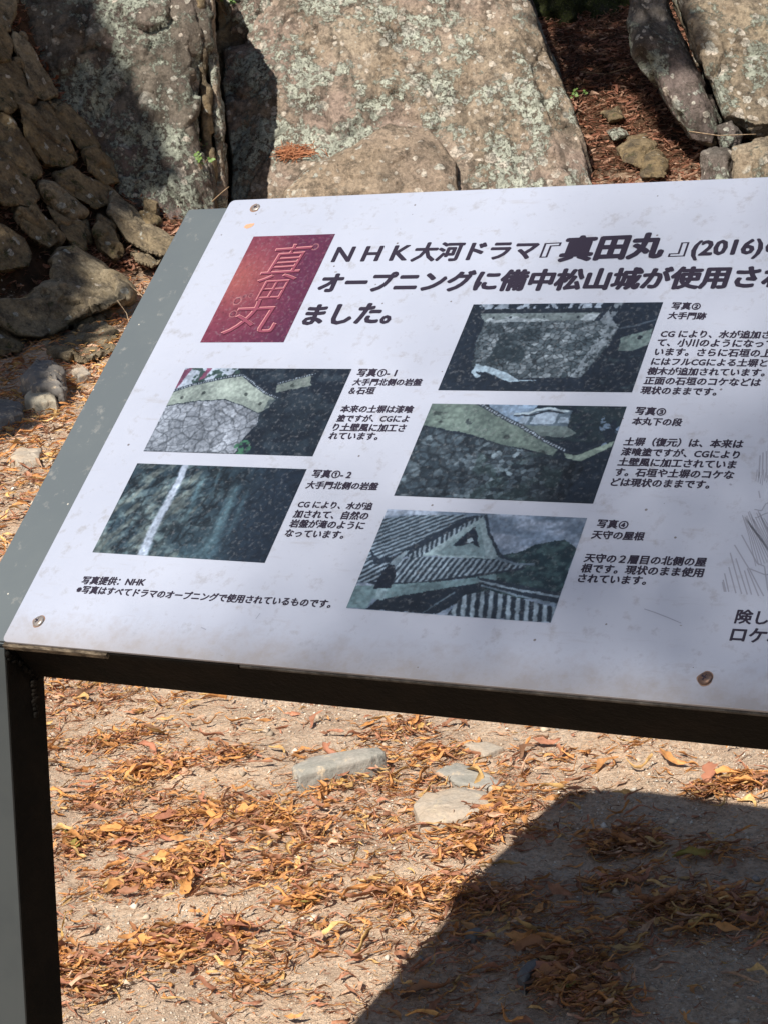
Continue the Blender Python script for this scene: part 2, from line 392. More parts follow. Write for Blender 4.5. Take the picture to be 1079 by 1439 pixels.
for poly, mt, lb, dp in [
    ([(866, 208), (884, 194), (908, 188), (922, 203), (905, 236), (872, 228)], 'brown', 'olive brown stone half buried in red leaves, left of the twin stones', None),
    ([(898, 214), (922, 205), (940, 224), (934, 250), (902, 250)], 'brown', 'rounded brown stone leaning on its twin in the leaf hollow', None),
    ([(1008, 178), (1028, 168), (1042, 190), (1038, 216), (1014, 214)], 'grey', 'small upright pointed stone below the diagonal crack', 9.75),
    ([(988, 214), (1004, 206), (1030, 214), (1032, 270), (984, 270)], 'grey', 'squat grey stone in shade just above the sign edge on the right', 9.6),
    ([(1028, 206), (1062, 196), (1130, 190), (1130, 280), (1030, 280)], 'warm', 'sunlit spotted stone at the right edge above the sign', 9.5),
    ([(852, 183), (872, 176), (884, 190), (862, 198)], 'tan', 'small pinkish stone lying higher in the red leaves', None),
    ([(845, 158), (868, 150), (880, 166), (856, 172)], 'brown', 'tiny stone sunk in leaf litter at the top of the hollow', None)]:
    rock('stone', poly, mt, lb, depth=dp, thick=.25, bulge=.06, amp=.014, cell=.1, cat='stone', seed=len(lb), lift=.12)

bank = [
 ([(-40, -30), (24, -30), (21, 10), (14, 42), (-40, 45)], 'slab', 'reddish upright stone end at the very top left corner'),
 ([(-40, 30), (2, 32), (20, 60), (16, 84), (-40, 84)], 'brown', 'short brown block below the top left corner stone'),
 ([(18, 45), (34, 48), (50, 85), (76, 124), (80, 132), (60, 140), (44, 130), (33, 98), (20, 68)], 'slab', 'long pale slanting slab against the shaded lichen boulder'),
 ([(-40, 84), (28, 82), (40, 112), (44, 140), (8, 156), (-40, 150)], 'brown', 'mossy dark block at the left edge of the bank'),
 ([(26, 148), (66, 147), (92, 187), (107, 222), (94, 234), (64, 230), (42, 198)], 'brown', 'broad tilted brown block in the upper bank'),
 ([(68, 142), (86, 141), (116, 170), (140, 206), (112, 210), (90, 182)], 'brown', 'thin tilted slab beside the broad brown block'),
 ([(-40, 150), (10, 158), (36, 200), (60, 240), (44, 252), (18, 238), (-40, 215)], 'brown', 'long slanting slab with a pale streak at the left edge'),
 ([(118, 213), (140, 204), (162, 225), (167, 256), (150, 260), (127, 240)], 'brown', 'cleft stone standing at the foot of the shaded boulder'),
 ([(-40, 222), (12, 227), (40, 250), (54, 276), (44, 290), (8, 285), (-40, 276)], 'brown', 'grey brown stone at the left edge under the streaked slab'),
 ([(78, 246), (100, 238), (140, 255), (160, 270), (158, 286), (135, 292), (104, 276), (84, 262)], 'brown', 'smooth rounded stone in the middle of the bank ringed by red leaves'),
 ([(58, 259), (76, 261), (119, 298), (104, 304), (84, 298), (61, 273)], 'slab', 'narrow slanting stone under the smooth rounded one'),
 ([(24, 290), (48, 288), (70, 315), (87, 333), (70, 350), (40, 332), (20, 306)], 'brown', 'squarish stone with a pale chip in the lower bank'),
 ([(66, 290), (92, 302), (121, 311), (127, 340), (118, 354), (104, 346), (84, 321)], 'brown', 'jagged brown stone above the large slab'),
 ([(-40, 312), (5, 317), (31, 335), (44, 362), (38, 373), (8, 380), (-40, 376)], 'brown', 'rounded block at the left edge above the leaf filled gap'),
 ([(139, 304), (162, 318), (170, 350), (160, 364), (144, 352), (134, 326)], 'brown', 'small upright stone in shade above the tip of the large slab'),
 ([(160, 270), (187, 288), (212, 314), (242, 335), (233, 360), (205, 354), (178, 337), (154, 297)], 'slab', 'slanting stone streaked with sunlight near the grey sign edge'),
 ([(-30, 428), (5, 420), (34, 418), (76, 394), (72, 368), (82, 348), (106, 344), (146, 370), (184, 408), (182, 420), (150, 434), (130, 440), (100, 456), (60, 476), (20, 470)], 'slab', 'largest slab of the bank, pale streaked top jutting over a dark hollow'),
 ([(-60, 422), (2, 427), (22, 455), (37, 479), (26, 492), (-60, 506)], 'brown', 'lowest block at the left edge beside the leafy ground'),
 ([(108, 456), (140, 446), (167, 470), (160, 480), (125, 480), (106, 470)], 'slab', 'yellowish block under the overhang of the large slab'),
 ([(56, 478), (100, 468), (150, 478), (160, 492), (120, 508), (70, 494)], 'slab', 'flat low stone at the foot of the bank'),
 ([(203, 278), (222, 284), (224, 310), (210, 320), (201, 302)], 'brown', 'small stone beside the top left corner of the grey backing board'),
 ([(184, 354), (210, 351), (232, 368), (215, 376), (190, 368)], 'slab', 'small pale stone among sunlit red leaves by the grey board'),
]
for k, (poly, mt, lb) in enumerate(bank):
    c_ = np.array(poly, float).mean(0); poly = [tuple(c_ + (np.array(p_) - c_) * (1.0 if 'largest slab' in lb else 1.05)) for p_ in poly]
    area = math.sqrt((max(p[0] for p in poly) - min(p[0] for p in poly)) * (max(p[1] for p in poly) - min(p[1] for p in poly))) / F * 8
    big = 'largest slab' in lb
    rock('bank_stone', poly, mt, lb, thick=.35, back=1.0, bulge=.03 if big else .022, amp=.026 if big else .024, cell=.22 if big else .15, cat='stone', seed=50 + k,
         strata=(BD, .6), lift=.22 if big else .13, grp='tumbled stones of the left bank', voxel=.009 if big else .0065, inner=.965, groove=.3)

# the rocks go on past both sides of the picture
rb = random.Random(21)
for k, (u, v, w_, h_) in enumerate([(-110, 440, 70, 50), (-120, 350, 60, 55), (-130, 250, 70, 60), (-110, 160, 60, 60), (-210, 470, 80, 55), (-220, 370, 80, 60), (-230, 260, 80, 70), (-320, 480, 80, 60), (-330, 370, 90, 70), (-310, 250, 80, 70), (-430, 460, 90, 80), (-440, 340, 90, 80)]):
    n_ = 7; poly = [(u + w_ * math.cos(6.283 * i / n_ + .3) * rb.uniform(.75, 1.1), v + h_ * math.sin(6.283 * i / n_ + .3) * rb.uniform(.75, 1.1)) for i in range(n_)]
    rock('bank_stone', poly, rb.choice(['brown', 'slab']), ('stone of the bank beyond the left edge, row %s' % ('low', 'middle', 'high', 'top')[k % 4]) + ', ' + ('nearest the edge', 'a step further', 'further still')[k // 4], thick=.35, bulge=.04, amp=.025, cell=.16, cat='stone', seed=90 + k, strata=(BD, .6), lift=.13, grp='tumbled stones of the left bank', inner=.9, groove=.3, voxel=.012)
for k, (poly, mt, lb, dp) in enumerate([([(1180, -60), (1420, -90), (1480, 60), (1440, 330), (1160, 330), (1150, 120)], 'warm', 'lichened boulder next to the top right boulder, beyond the right edge', 9.9),
        ([(1470, -20), (1700, -40), (1760, 120), (1740, 330), (1450, 330)], 'grey', 'grey boulder further along beyond the right edge', 10.0), ([(1740, 60), (1900, 20), (2050, 120), (2040, 330), (1720, 330)], 'tan', 'tan boulder at the far right end of the rock row', 10.1),
        ([(-260, -260), (-60, -300), (60, -120), (40, 60), (-160, 120), (-300, 0)], 'green', 'lichened boulder above the bank beyond the left edge', 10.2)]):
    rock('boulder', poly, mt, lb, depth=dp, thick=1.0, bulge=.15, amp=.045, cell=.36, cat='boulder', seed=120 + k, voxel=.024, inner=.75)
def ground_stone(poly, mt, lb, h=.03, seed=0, amp=.004):
    """a stone lying on the sand: outline of its top in the photograph, thickness h"""
    P = []
    for u, v in poly:
        g0 = ground_pt(u, v)[0]; d = ray(u, v); k = (h - CAM[2] + 0) / d[2] if g0[2] < .08 else None
        q = CAM + d * k if k else g0 + np.array([0, 0, h])
        P.append(q)
    P = np.array(P); n = len(P); c = P.mean(0)
    zb = hgt(c[0:1], c[1:2])[0] - .03
    top = P.copy(); top[:, 2] += .0; mid = c + (P - c) * .7; mid[:, 2] += h * .22
    bot = c + (P - c) * 1.06; bot[:, 2] = zb
    V = np.vstack([top, mid, bot, [c + np.array([0, 0, h * .25])], [np.array([c[0], c[1], zb])]])
    Fc = []
    for i in range(n):
        j = (i + 1) % n
        Fc += [(i, j, n + j, n + i), (n + i, n + j, 3 * n), (j, i, 2 * n + i, 2 * n + j), (2 * n + j, 2 * n + i, 3 * n + 1)]
    me = remesh_np(V, Fc, max(np.ptp(P[:, :2], axis=0).max() / 60, .002))
    m = len(me.vertices); X = np.empty(m * 3); me.vertices.foreach_get('co', X); X = X.reshape(-1, 3)
    N = np.empty(m * 3); me.vertex_normals.foreach_get('vector', N); N = N.reshape(-1, 3)
    f1, e1 = facets(X / .05 + seed * 7.7, seed)
    X += N * (amp * f1 + (fbm(X * 30 + seed, 4, seed) - .5) * amp * 1.5)[:, None]
    me.vertices.foreach_set('co', X.ravel()); me.update(); me.polygons.foreach_set('use_smooth', np.ones(len(me.polygons), dtype=bool))
    me.materials.clear(); me.materials.append(mt); o = link('stone', me); rebase(o); tag(o, lb, 'stone'); return o
def stone_mat(name, a, b):
    m = NT(name, .9, .15); o = m.co(); c = m.mix(m.ramp(m.noise(o, 14, 5, .6), .4, .6), a, b)
    n3 = m.noise(o, 160, 4, .7); c = m.mix(m.ramp(n3, .35, .6), m.mix(.25, c, (.1, .09, .07)), c)
    c = m.mix(m.ramp(m.noise(o, 30, 5, .7), .56, .64), c, (.45, .37, .27)); m.color(c)
    b_ = m.bump(m.noise(o, 40, 5, .6), .5, .006); m.bump(n3, .5, .0015, b_); return m.m
S_GREY = stone_mat('stone_bluish_grey', (.27, .26, .23), (.35, .32, .28)); S_PALE = stone_mat('stone_pale', (.42, .37, .28), (.5, .45, .35))
S_DARK = stone_mat('stone_dark', (.16, .15, .14), (.22, .2, .18)); S_TAN = stone_mat('stone_tan', (.42, .34, .26), (.36, .32, .27))
ground_stone([(410, 1078), (432, 1066), (532, 1050), (542, 1057), (520, 1066), (420, 1092)], S_GREY, 'straight edged grey block of stone in the sunlit sand', .03, 1, .002)
ground_stone([(580, 1132), (600, 1115), (640, 1106), (682, 1112), (700, 1130), (692, 1138), (640, 1152), (590, 1158)], S_TAN, 'broad flat grey stone lying just left of the shadow corner', .026, 2, .003)
ground_stone([(612, 1084), (640, 1072), (668, 1080), (712, 1100), (690, 1108), (640, 1100)], S_GREY, 'flush bluish stone mostly covered by sand, behind the broad flat one', .008, 3, .003)
ground_stone([(652, 1046), (684, 1042), (708, 1050), (680, 1062)], S_TAN, 'faint sand covered stone just below the black rail', .006, 4, .003)
ground_stone([(33, 556), (43, 548), (76, 545), (79, 562), (60, 566), (35, 561)], S_PALE, 'small pale angular stone lit at the edge of the bank shade', .06, 5, .006)
ground_stone([(30, 530), (48, 512), (74, 508), (90, 520), (86, 541), (50, 545)], S_DARK, 'dark angular stone in shade behind the pale one', .09, 6, .012)
ground_stone([(-20, 580), (0, 562), (30, 566), (30, 582), (0, 590)], S_DARK, 'dull flat stone at the left edge in bank shade', .05, 7, .008)
ground_stone([(12, 641), (28, 629), (58, 630), (54, 645), (30, 650)], S_TAN, 'low flat tan stone among the orange leaves at the left', .02, 8, .006)
ground_stone([(100, 520), (118, 515), (128, 524), (110, 530)], S_TAN, 'small flat stone with a red leaf beside the grey board', .03, 9, .006)
ground_stone([(724, 1372), (740, 1352), (757, 1344), (756, 1358), (736, 1384)], S_DARK, 'dark narrow stone in the sign shadow left of the leaf heap', .02, 10, .004)
ground_stone([(652, 1312), (668, 1302), (680, 1308), (664, 1320)], S_DARK, 'small bluish flake near the slanting shadow edge', .01, 11, .003)

# ------------------------------------------------------------------ gravel (uncountable)
def octa():
    V = np.array([(1, 0, 0), (-1, 0, 0), (0, 1, 0), (0, -1, 0), (0, 0, 1), (0, 0, -1)], float)
    Fc = np.array([(0, 2, 4), (2, 1, 4), (1, 3, 4), (3, 0, 4), (2, 0, 5), (1, 2, 5), (3, 1, 5), (0, 3, 5)])
    me = bpy.data.meshes.new('t'); me.from_pydata([tuple(v) for v in V], [], [tuple(f) for f in Fc.tolist()])
    bm = bmesh.new(); bm.from_mesh(me); bmesh.ops.bevel(bm, geom=bm.edges[:] , offset=.32, segments=1, affect='EDGES', profile=.5)
    bmesh.ops.triangulate(bm, faces=bm.faces); v = np.array([x.co[:] for x in bm.verts]); f = np.array([[y.index for y in x.verts] for x in bm.faces]); bm.free()
    return v, f
OV = np.array([(1, 0, 0), (-1, 0, 0), (0, 1, 0), (0, -1, 0), (0, 0, 1), (0, 0, -1)], float)
OF = np.array([(0, 2, 4), (2, 1, 4), (1, 3, 4), (3, 0, 4), (2, 0, 5), (1, 2, 5), (3, 1, 5), (0, 3, 5)])
def scatter_sr(n, s0, s1, rl, rr):
    s = np.sqrt(RNG.uniform(s0 ** 2, s1 ** 2, n)); t = RNG.uniform(rl, rr, n); r = s * t
    x, y = XY(s, r); return x, y
def gravel():
    xs, ys, sz = [], [], []
    x, y = scatter_sr(34000, 2.25, 4.3, -.235, .23); keep = RNG.random(len(x)) < sstep(.3, .62, fbm(P3(x, y) * 3.5, 3, 77)) * .85 + .15
    x, y = x[keep], y[keep]; sz.append(.0011 + .0026 * RNG.random(len(x)) ** 3.0); xs.append(x); ys.append(y)
    x, y = scatter_sr(260, 2.3, 4.2, -.235, .23); sz.append(.004 + .0055 * RNG.random(len(x)) ** 2); xs.append(x); ys.append(y)
    x, y = scatter_sr(7000, 4.6, 8.4, -.26, -.05); sz.append(.002 + .007 * RNG.random(len(x)) ** 3); xs.append(x); ys.append(y)
    x, y = scatter_sr(5000, 4.3, 8.8, -.05, .25); sz.append(.002 + .007 * RNG.random(len(x)) ** 3); xs.append(x); ys.append(y)
    x, y, s = map(np.concatenate, (xs, ys, sz)); z = hgt(x, y); n = len(x)
    sc = s[:, None, None] * RNG.uniform(.6, 1.35, (n, 1, 3)) * np.array([1.15, 1.15, .75]); V = OV[None] * sc * RNG.uniform(.75, 1.2, (n, 6, 1))
    V = V + RNG.normal(0, .15, (n, 6, 3)) * s[:, None, None]
    a = RNG.uniform(0, 6.28, n); c, si = np.cos(a)[:, None], np.sin(a)[:, None]
    X = np.stack([V[..., 0] * c - V[..., 1] * si + x[:, None], V[..., 0] * si + V[..., 1] * c + y[:, None], V[..., 2] + (z + s * .25)[:, None]], -1)
    Fc = (OF[None] + (np.arange(n) * 6)[:, None, None]).reshape(-1, 3)
    pal = np.array([(.50, .40, .30), (.58, .50, .41), (.36, .29, .22), (.28, .25, .22), (.46, .34, .24), (.68, .62, .53)])
    col = pal[RNG.choice(6, n, p=[.33, .22, .17, .06, .12, .10])] * RNG.uniform(.8, 1.15, (n, 1))
    return mesh('gravel', X.reshape(-1, 3), Fc, None, False, np.repeat(col, 6, 0))
gm = NT('gravel', .85, .2); at_ = gm.n('ShaderNodeAttribute'); at_.attribute_name = 'Col'
gm.color(gm.mix(gm.ramp(gm.noise(gm.co(), 300, 3, .6), .3, .7), gm.mix(.25, at_.outputs[0], (.15, .12, .09)), at_.outputs[0]))
gme = gravel(); gme.materials.append(gm.m); tag(link('gravel', gme), kind='stuff', label='fine pale gravel strewn over the sandy ground', cat='gravel')

# ------------------------------------------------------------------ leaves
def leaf_shape(kind, nx=12, ny=3, seed=0):
    """a dry leaf one unit long: cross curl, lengthwise bow and twist"""
    r = np.random.default_rng(seed); t = np.linspace(0, 1, nx); w = np.linspace(-1, 1, 2 * ny - 1)
    T, Wd = np.meshgrid(t, w, indexing='ij')
    prof = {0: .055, 1: .08, 2: .105, 3: .04}[kind] * np.clip(np.sin(np.pi * np.clip(T * r.uniform(.8, 1.1) + r.uniform(0, .12), 0, 1) ** .8), .12, 1) ** .7
    prof = prof * (1 + .30 * np.sin(T * 23 + r.uniform(0, 6)) * (np.abs(Wd) > .5) + .2 * np.sin(T * 11 + Wd * 2 + r.uniform(0, 6)))   # torn margins
    curl = {0: 3.2, 1: 2.2, 2: 1.5, 3: 3.8}[kind] * (1 + .5 * np.sin(T * 5 + r.uniform(0, 6)))
    a = Wd * curl * .8
    y = prof * np.sin(a) / np.maximum(curl * .8, .3) * 1.25; z = prof * (1 - np.cos(a)) / np.maximum(curl * .8, .3) * 1.25
    tw = r.uniform(-2.6, 2.6) * T; y, z = y * np.cos(tw) - z * np.sin(tw), y * np.sin(tw) + z * np.cos(tw)
    # the midrib wanders: integrate a turning direction
    k1, k2, p1, p2 = r.uniform(-1.7, 1.7), r.uniform(-1.0, 1.4), r.uniform(0, 6), r.uniform(0, 6)
    ang = k1 * (t - .5) +   .42 * np.sin(t * 7 + p1); up = k2 * (t - .5) + .32 * np.sin(t * 6 + p2)
    dx, dy, dz = np.cos(ang) * np.cos(up), np.sin(ang) * np.cos(up), np.sin(up); st_ = 1 / (nx - 1)
    cx_, cy_, cz_ = np.cumsum(dx) * st_, np.cumsum(dy) * st_, np.cumsum(dz) * st_
    X = (cx_ - cx_.mean())[:, None] - np.sin(ang)[:, None] * y; Y = (cy_ - cy_.mean())[:, None] + np.cos(ang)[:, None] * y; Z = (cz_ - cz_.mean())[:, None] + z
    V = np.stack([X, Y, Z], -1).reshape(-1, 3); V = V + r.normal(0, .008, V.shape); m = 2 * ny - 1; idx = np.arange(nx * m).reshape(nx, m)
    Fc = np.stack([idx[:-1, :-1], idx[1:, :-1], idx[1:, 1:], idx[:-1, 1:]], -1).reshape(-1, 4)
    V[:, 2] -= V[:, 2].min(); return V, Fc
def leaf_mat(name, c, c2, src=None):
    m = NT(name, .62, .3); o = m.co(); n = m.noise(o, 5, 5, .65); k = m.noise(o, 1.6, 3, .5)
    if src == 'attr':
        a = m.n('ShaderNodeAttribute'); a.attribute_name = 'Col'; n = m.noise(o, 90, 4, .6)
        col = m.mix(m.ramp(n, .42, .66), a.outputs[0], m.mix(.5, a.outputs[0], (.1, .04, .015)))
    else:
        col = m.mix(m.ramp(k, .4, .6), c, c2); col = m.mix(m.ramp(n, .52, .68), col, m.mix(.6, col, (.10, .045, .02)))
    m.color(col); m.b.inputs['Subsurface Weight'].default_value = 0.0
    tr = m.n('ShaderNodeBsdfTranslucent'); m.l(col, tr.inputs[0]); mx = m.n('ShaderNodeMixShader'); mx.inputs[0].default_value = .22
    m.l(m.b.outputs[0], mx.inputs[1]); m.l(tr.outputs[0], mx.inputs[2]); m.l(mx.outputs[0], m.o.inputs[0])
    m.bump(n, .4, .01 if src is None else .001); return m.m
LM = {'orange': leaf_mat('leaf_orange', (.66, .33, .11), (.56, .24, .08)), 'yellow': leaf_mat('leaf_yellow', (.66, .44, .16), (.60, .33, .10)),
      'brown': leaf_mat('leaf_brown', (.36, .17, .08), (.28, .12, .06)), 'red': leaf_mat('leaf_red', (.46, .20, .12), (.40, .18, .11)), 'olive': leaf_mat('leaf_olive', (.30, .26, .07), (.38, .24, .07))}
LEAFA = leaf_mat('leaf_litter', 0, 0, 'attr')
SH = [leaf_shape(k % 4, seed=100 + k) for k in range(28)]
_lm = {}
def leaf_mesh(i, c):
    if (i, c) not in _lm: _lm[i, c] = mesh('leaf', SH[i][0], SH[i][1], LM[c], True)
    return _lm[i, c]
clusters = [(180, 1040, 60, 14, 7), (215, 1082, 60, 16, 8), (330, 1068, 40, 10, 5), (150, 1135, 55, 16, 7), (200, 1100, 60, 12, 7), (190, 1180, 60, 18, 8), (255, 1160, 50, 18, 8),
 (430, 1170, 55, 26, 8), (375, 1160, 40, 16, 8), (500, 1085, 45, 16, 7), (470, 1100, 60, 18, 8), (225, 1240, 60, 14, 10), (270, 1215, 40, 14, 10), (300, 1330, 60, 22, 9), (230, 1340, 55, 22, 9),
 (430, 1275, 40, 12, 5), (130, 1390, 55, 26, 9), (90, 1360, 30, 16, 9), (560, 1035, 50, 12, 6), (600, 1065, 60, 12, 6), (690, 1148, 32, 12, 12), (670, 1180, 30, 10, 8), (650, 1205, 30, 8, 5),
 (900, 1193, 30, 14, 10), (850, 1200, 22, 10, 5), (800, 1375, 55, 26, 22), (840, 1410, 45, 14, 10), (960, 1290, 70, 20, 12), (1030, 1285, 50, 20, 8), (870, 1245, 60, 10, 5), (700, 1280, 60, 12, 8), (640, 1260, 40, 14, 6),
 (1040, 1110, 40, 8, 7), (1000, 1120, 30, 8, 5), (560, 1270, 40, 16, 6), (390, 1235, 50, 14, 4), (350, 1390, 50, 18, 4), (110, 1190, 26, 12, 6), (1000, 1210, 60, 12, 5), (760, 1180, 60, 14, 4), (320, 1145, 60, 30, 6)]
where_ = ['near the top of the black post', 'right of the upper black post', 'below the rail near the post', 'close to the post in the upper sand', 'in the drift under the rail left side', 'in the upper left drift', 'in the heap left of the middle',
 'in the thick drift below the long grey stone', 'in the fan of strips below the long grey stone', 'against the right end of the long grey stone', 'in front of the long grey stone', 'in the middle left scatter', 'in the left scatter around the upright broad leaf', 'in the lower left heap', 'in the lower left heap by the post',
 'beside the narrow green leaf', 'at the bottom left by the post foot', 'against the foot of the post', 'under the middle of the rail', 'behind the flush bluish stone', 'in the clump between flat stone and shadow corner', 'beside the flat stone near the shadow', 'on bright sand beside the shadow edge',
 'in the tight knot inside the shadow', 'left of the knot inside the shadow', 'in the large heap at the bottom of the shadow', 'at the bottom edge in the shadow', 'in the right hand drift inside the shadow', 'at the right edge inside the shadow', 'in the middle of the shadow', 'along the slanting edge inside the shadow', 'just left of the slanting shadow edge',
 'at the right edge above the shadow', 'above the shadow near the right edge', 'on open sand in the lower middle', 'scattered in the centre of the sand', 'near the bottom edge on sunlit sand', 'around the green leaf by the post', 'in the right part of the shadow', 'just inside the shadow corner', 'left of the broad flat stone']
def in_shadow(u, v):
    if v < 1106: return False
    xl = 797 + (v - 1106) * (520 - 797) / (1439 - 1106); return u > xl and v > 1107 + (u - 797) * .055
spots = []
rr = random.Random(3)
for ci, (u, v, su, sv, n) in enumerate(clusters):
    for _ in range(int(n * 1.0)):
        spots.append((rr.gauss(u, su * .5), rr.gauss(v, sv * .55), where_[ci]))
spots = [s for s in spots if s[1] > 965][:285]
names = {'orange': 'orange', 'yellow': 'yellow ochre', 'brown': 'dark brown', 'red': 'reddish', 'olive': 'greenish'}
for k, (u, v, wh) in enumerate(spots):
    sh = in_shadow(u, v)
    c = rr.choices(['orange', 'yellow', 'brown', 'red', 'olive'], [.5, .14, .24, .11, .01] if not sh else [.24, .05, .58, .12, .01])[0]  # inside the sign's shadow the mix turns browner, shade put into leaf colour
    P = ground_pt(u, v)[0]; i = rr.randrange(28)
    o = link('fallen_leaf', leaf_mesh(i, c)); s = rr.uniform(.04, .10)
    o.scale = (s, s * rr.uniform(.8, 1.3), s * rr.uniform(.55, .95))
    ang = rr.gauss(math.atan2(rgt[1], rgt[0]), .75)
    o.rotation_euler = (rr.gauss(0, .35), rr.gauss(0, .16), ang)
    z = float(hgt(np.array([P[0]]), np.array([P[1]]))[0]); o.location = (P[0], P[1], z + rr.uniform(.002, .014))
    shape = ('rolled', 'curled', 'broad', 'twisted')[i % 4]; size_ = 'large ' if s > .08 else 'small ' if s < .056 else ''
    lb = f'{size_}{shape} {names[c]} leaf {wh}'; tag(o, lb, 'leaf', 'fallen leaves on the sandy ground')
made = [o for o in bpy.data.objects if o.name.startswith('fallen_leaf')]; by = {}
for o in made: by.setdefault(o['label'], []).append(o)
for lb, os_ in by.items():
    if len(os_) > 1:
        os_.sort(key=lambda o: SR(o.location.x, o.location.y)[1] / SR(o.location.x, o.location.y)[0]); n_ = len(os_)
        w_ = {2: ['left', 'right'], 3: ['left', 'middle', 'right']}.get(n_, ['leftmost', 'second leftmost', 'third leftmost', 'fourth leftmost', 'fifth leftmost', 'sixth leftmost', 'seventh leftmost'])
        for o, t_ in zip(os_, w_): o['label'] = f'{t_} ' + lb
def one_leaf(u, v, c, s, ang, lb, i=1):
    P = ground_pt(u, v)[0]; o = link('fallen_leaf', leaf_mesh(i, c)); o.scale = (s, s, s); o.rotation_euler = (.2, -.1, math.atan2(rgt[1], rgt[0]) + ang)
    o.location = (P[0], P[1], float(hgt(np.array([P[0]]), np.array([P[1]]))[0]) + .01); tag(o, lb, 'leaf')
one_leaf(101, 1195, 'olive', .07, 1.9, 'green leaf standing beside the black post near the left edge', 2)
one_leaf(442, 1280, 'olive', .06, .05, 'narrow green leaf lying level among orange leaves in the middle', 0)
one_leaf(265, 1255, 'orange', .085, 1.4, 'broad orange leaf curled upright below the middle of the post', 2)
one_leaf(402, 1360, 'brown', .06, 1.6, 'lone brown leaf standing on bare sand at the bottom', 1)
one_leaf(640, 1282, 'brown', .07, 1.3, 'dark leaf straddling the slanting shadow edge', 1)
one_leaf(980, 1217, 'olive', .08, .1, 'long olive leaf in the shadow right of the leaf knot', 1)
one_leaf(605, 1402, 'brown', .07, 0, 'flat brown leaf low in the shadow near the bottom', 2)
one_leaf(85, 1325, 'yellow', .1, 1.3, 'yellow leaf tucked against the foot of the black post', 0)

def leaf_stuff(name, label, x, y, size, pal, prob, seeds, tilt=.3, lift=.006, nx=5, ny=2, align=.8, curlk=None):
    n = len(x); z = hgt(x, y); pal = np.array(pal); Vs, Fs, Cs = [], [], []; base = 0
    shp = [leaf_shape(k % 4, nx, ny, seed=seeds + k) for k in range(16)]
    pick = RNG.integers(0, 16, n); col = pal[RNG.choice(len(pal), n, p=prob)] * RNG.uniform(.75, 1.2, (n, 1))
    a0 = math.atan2(rgt[1], rgt[0])
    for k in range(16):
        m = np.where(pick == k)[0]; q = len(m)
        if not q: continue
        V0, F0 = shp[k]; s = size[m]; V = V0[None] * s[:, None, None] * np.stack([np.ones(q), RNG.uniform(.7, 1.3, q), RNG.uniform(.6, 1.2, q)], 1)[:, None]
        ax = RNG.normal(0, tilt, q); ay = RNG.normal(0, tilt * .5, q); az_ = a0 + RNG.normal(0, align, q)
        c, si = np.cos(ax)[:, None], np.sin(ax)[:, None]; y1 = V[..., 1] * c - V[..., 2] * si; z1 = V[..., 1] * si + V[..., 2] * c; x1 = V[..., 0]
        c, si = np.cos(ay)[:, None], np.sin(ay)[:, None]; x2 = x1 * c + z1 * si; z2 = -x1 * si + z1 * c
        c, si = np.cos(az_)[:, None], np.sin(az_)[:, None]; x3 = x2 * c - y1 * si; y3 = x2 * si + y1 * c
        X = np.stack([x3 + x[m][:, None], y3 + y[m][:, None], z2 + (z[m] + RNG.uniform(0, 1, q) * lift)[:, None]], -1)
        nv = len(V0); Vs.append(X.reshape(-1, 3)); Fs.append((F0[None] + (np.arange(q) * nv)[:, None, None]).reshape(-1, 4) + base); base += q * nv
        Cs.append(np.repeat(col[m], nv, 0))
    o = link(name, mesh(name, np.vstack(Vs), np.vstack(Fs), LEAFA, True, np.vstack(Cs))); tag(o, label, 'leaf litter', kind='stuff'); return o
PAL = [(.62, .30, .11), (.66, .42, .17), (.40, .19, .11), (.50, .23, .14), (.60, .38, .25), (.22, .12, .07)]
# fragments on the sunlit sand, gathered in drifts that run across the view
def drift(x, y, seed, a=.46, b=.62):
    s, r = SR(x, y); p = np.stack([s * 3.4, r * 1.5, s * 0], 1); return sstep(a, b, fbm(p * 1.6, 4, seed))
x, y = scatter_sr(34000, 2.25, 4.4, -.235, .23); k = RNG.random(len(x)) < (.10 + .80 * drift(x, y, 31, .44, .6))
x, y = x[k], y[k]; leaf_stuff('fallen_leaf_fragments', 'small broken orange and brown leaf pieces scattered over the sand', x, y, .007 + .034 * RNG.random(len(x)) ** 2.0, PAL, [.32, .12, .22, .16, .14, .04], 300, .35, .006, 6, 2, .8)
x, y = scatter_sr(26000, 4.4, 8.8, -.26, .25); k = (RNG.random(len(x)) < (.62 + .38 * drift(x, y, 32, .38, .55)) * np.where(SR(x, y)[1] / SR(x, y)[0] > 0, .4, 1)) & (hgt(x, y, False) < .12)
x, y = x[k], y[k]; xe, ye = scatter_sr(9000, 2.4, 9.2, -.62, .62); ke = np.abs(SR(xe, ye)[1] / SR(xe, ye)[0]) > .245; ke &= (hgt(xe, ye, False) < .12) & (RNG.random(len(xe)) < .25 + .7 * drift(xe, ye, 32, .4, .6)); x, y = np.concatenate([x, xe[ke]]), np.concatenate([y, ye[ke]])
leaf_stuff('leaf_carpet', 'carpet of orange leaves on the ground left of the grey board edge', x, y, .03 + .05 * RNG.random(len(x)), PAL, [.38, .2, .18, .1, .12, .02], 330, .4, .02, 5, 2, .9)
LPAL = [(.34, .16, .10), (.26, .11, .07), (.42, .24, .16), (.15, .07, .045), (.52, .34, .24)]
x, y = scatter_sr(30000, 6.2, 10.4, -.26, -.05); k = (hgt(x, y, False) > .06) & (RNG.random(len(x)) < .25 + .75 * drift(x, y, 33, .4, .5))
x, y = x[k], y[k]; leaf_stuff('bank_leaf_litter', 'dark red brown leaf litter filling the gaps of the rocky bank', x, y, .04 + .05 * RNG.random(len(x)), LPAL, [.32, .26, .22, .12, .08], 360, .5, .03, 4, 2, 1.2)
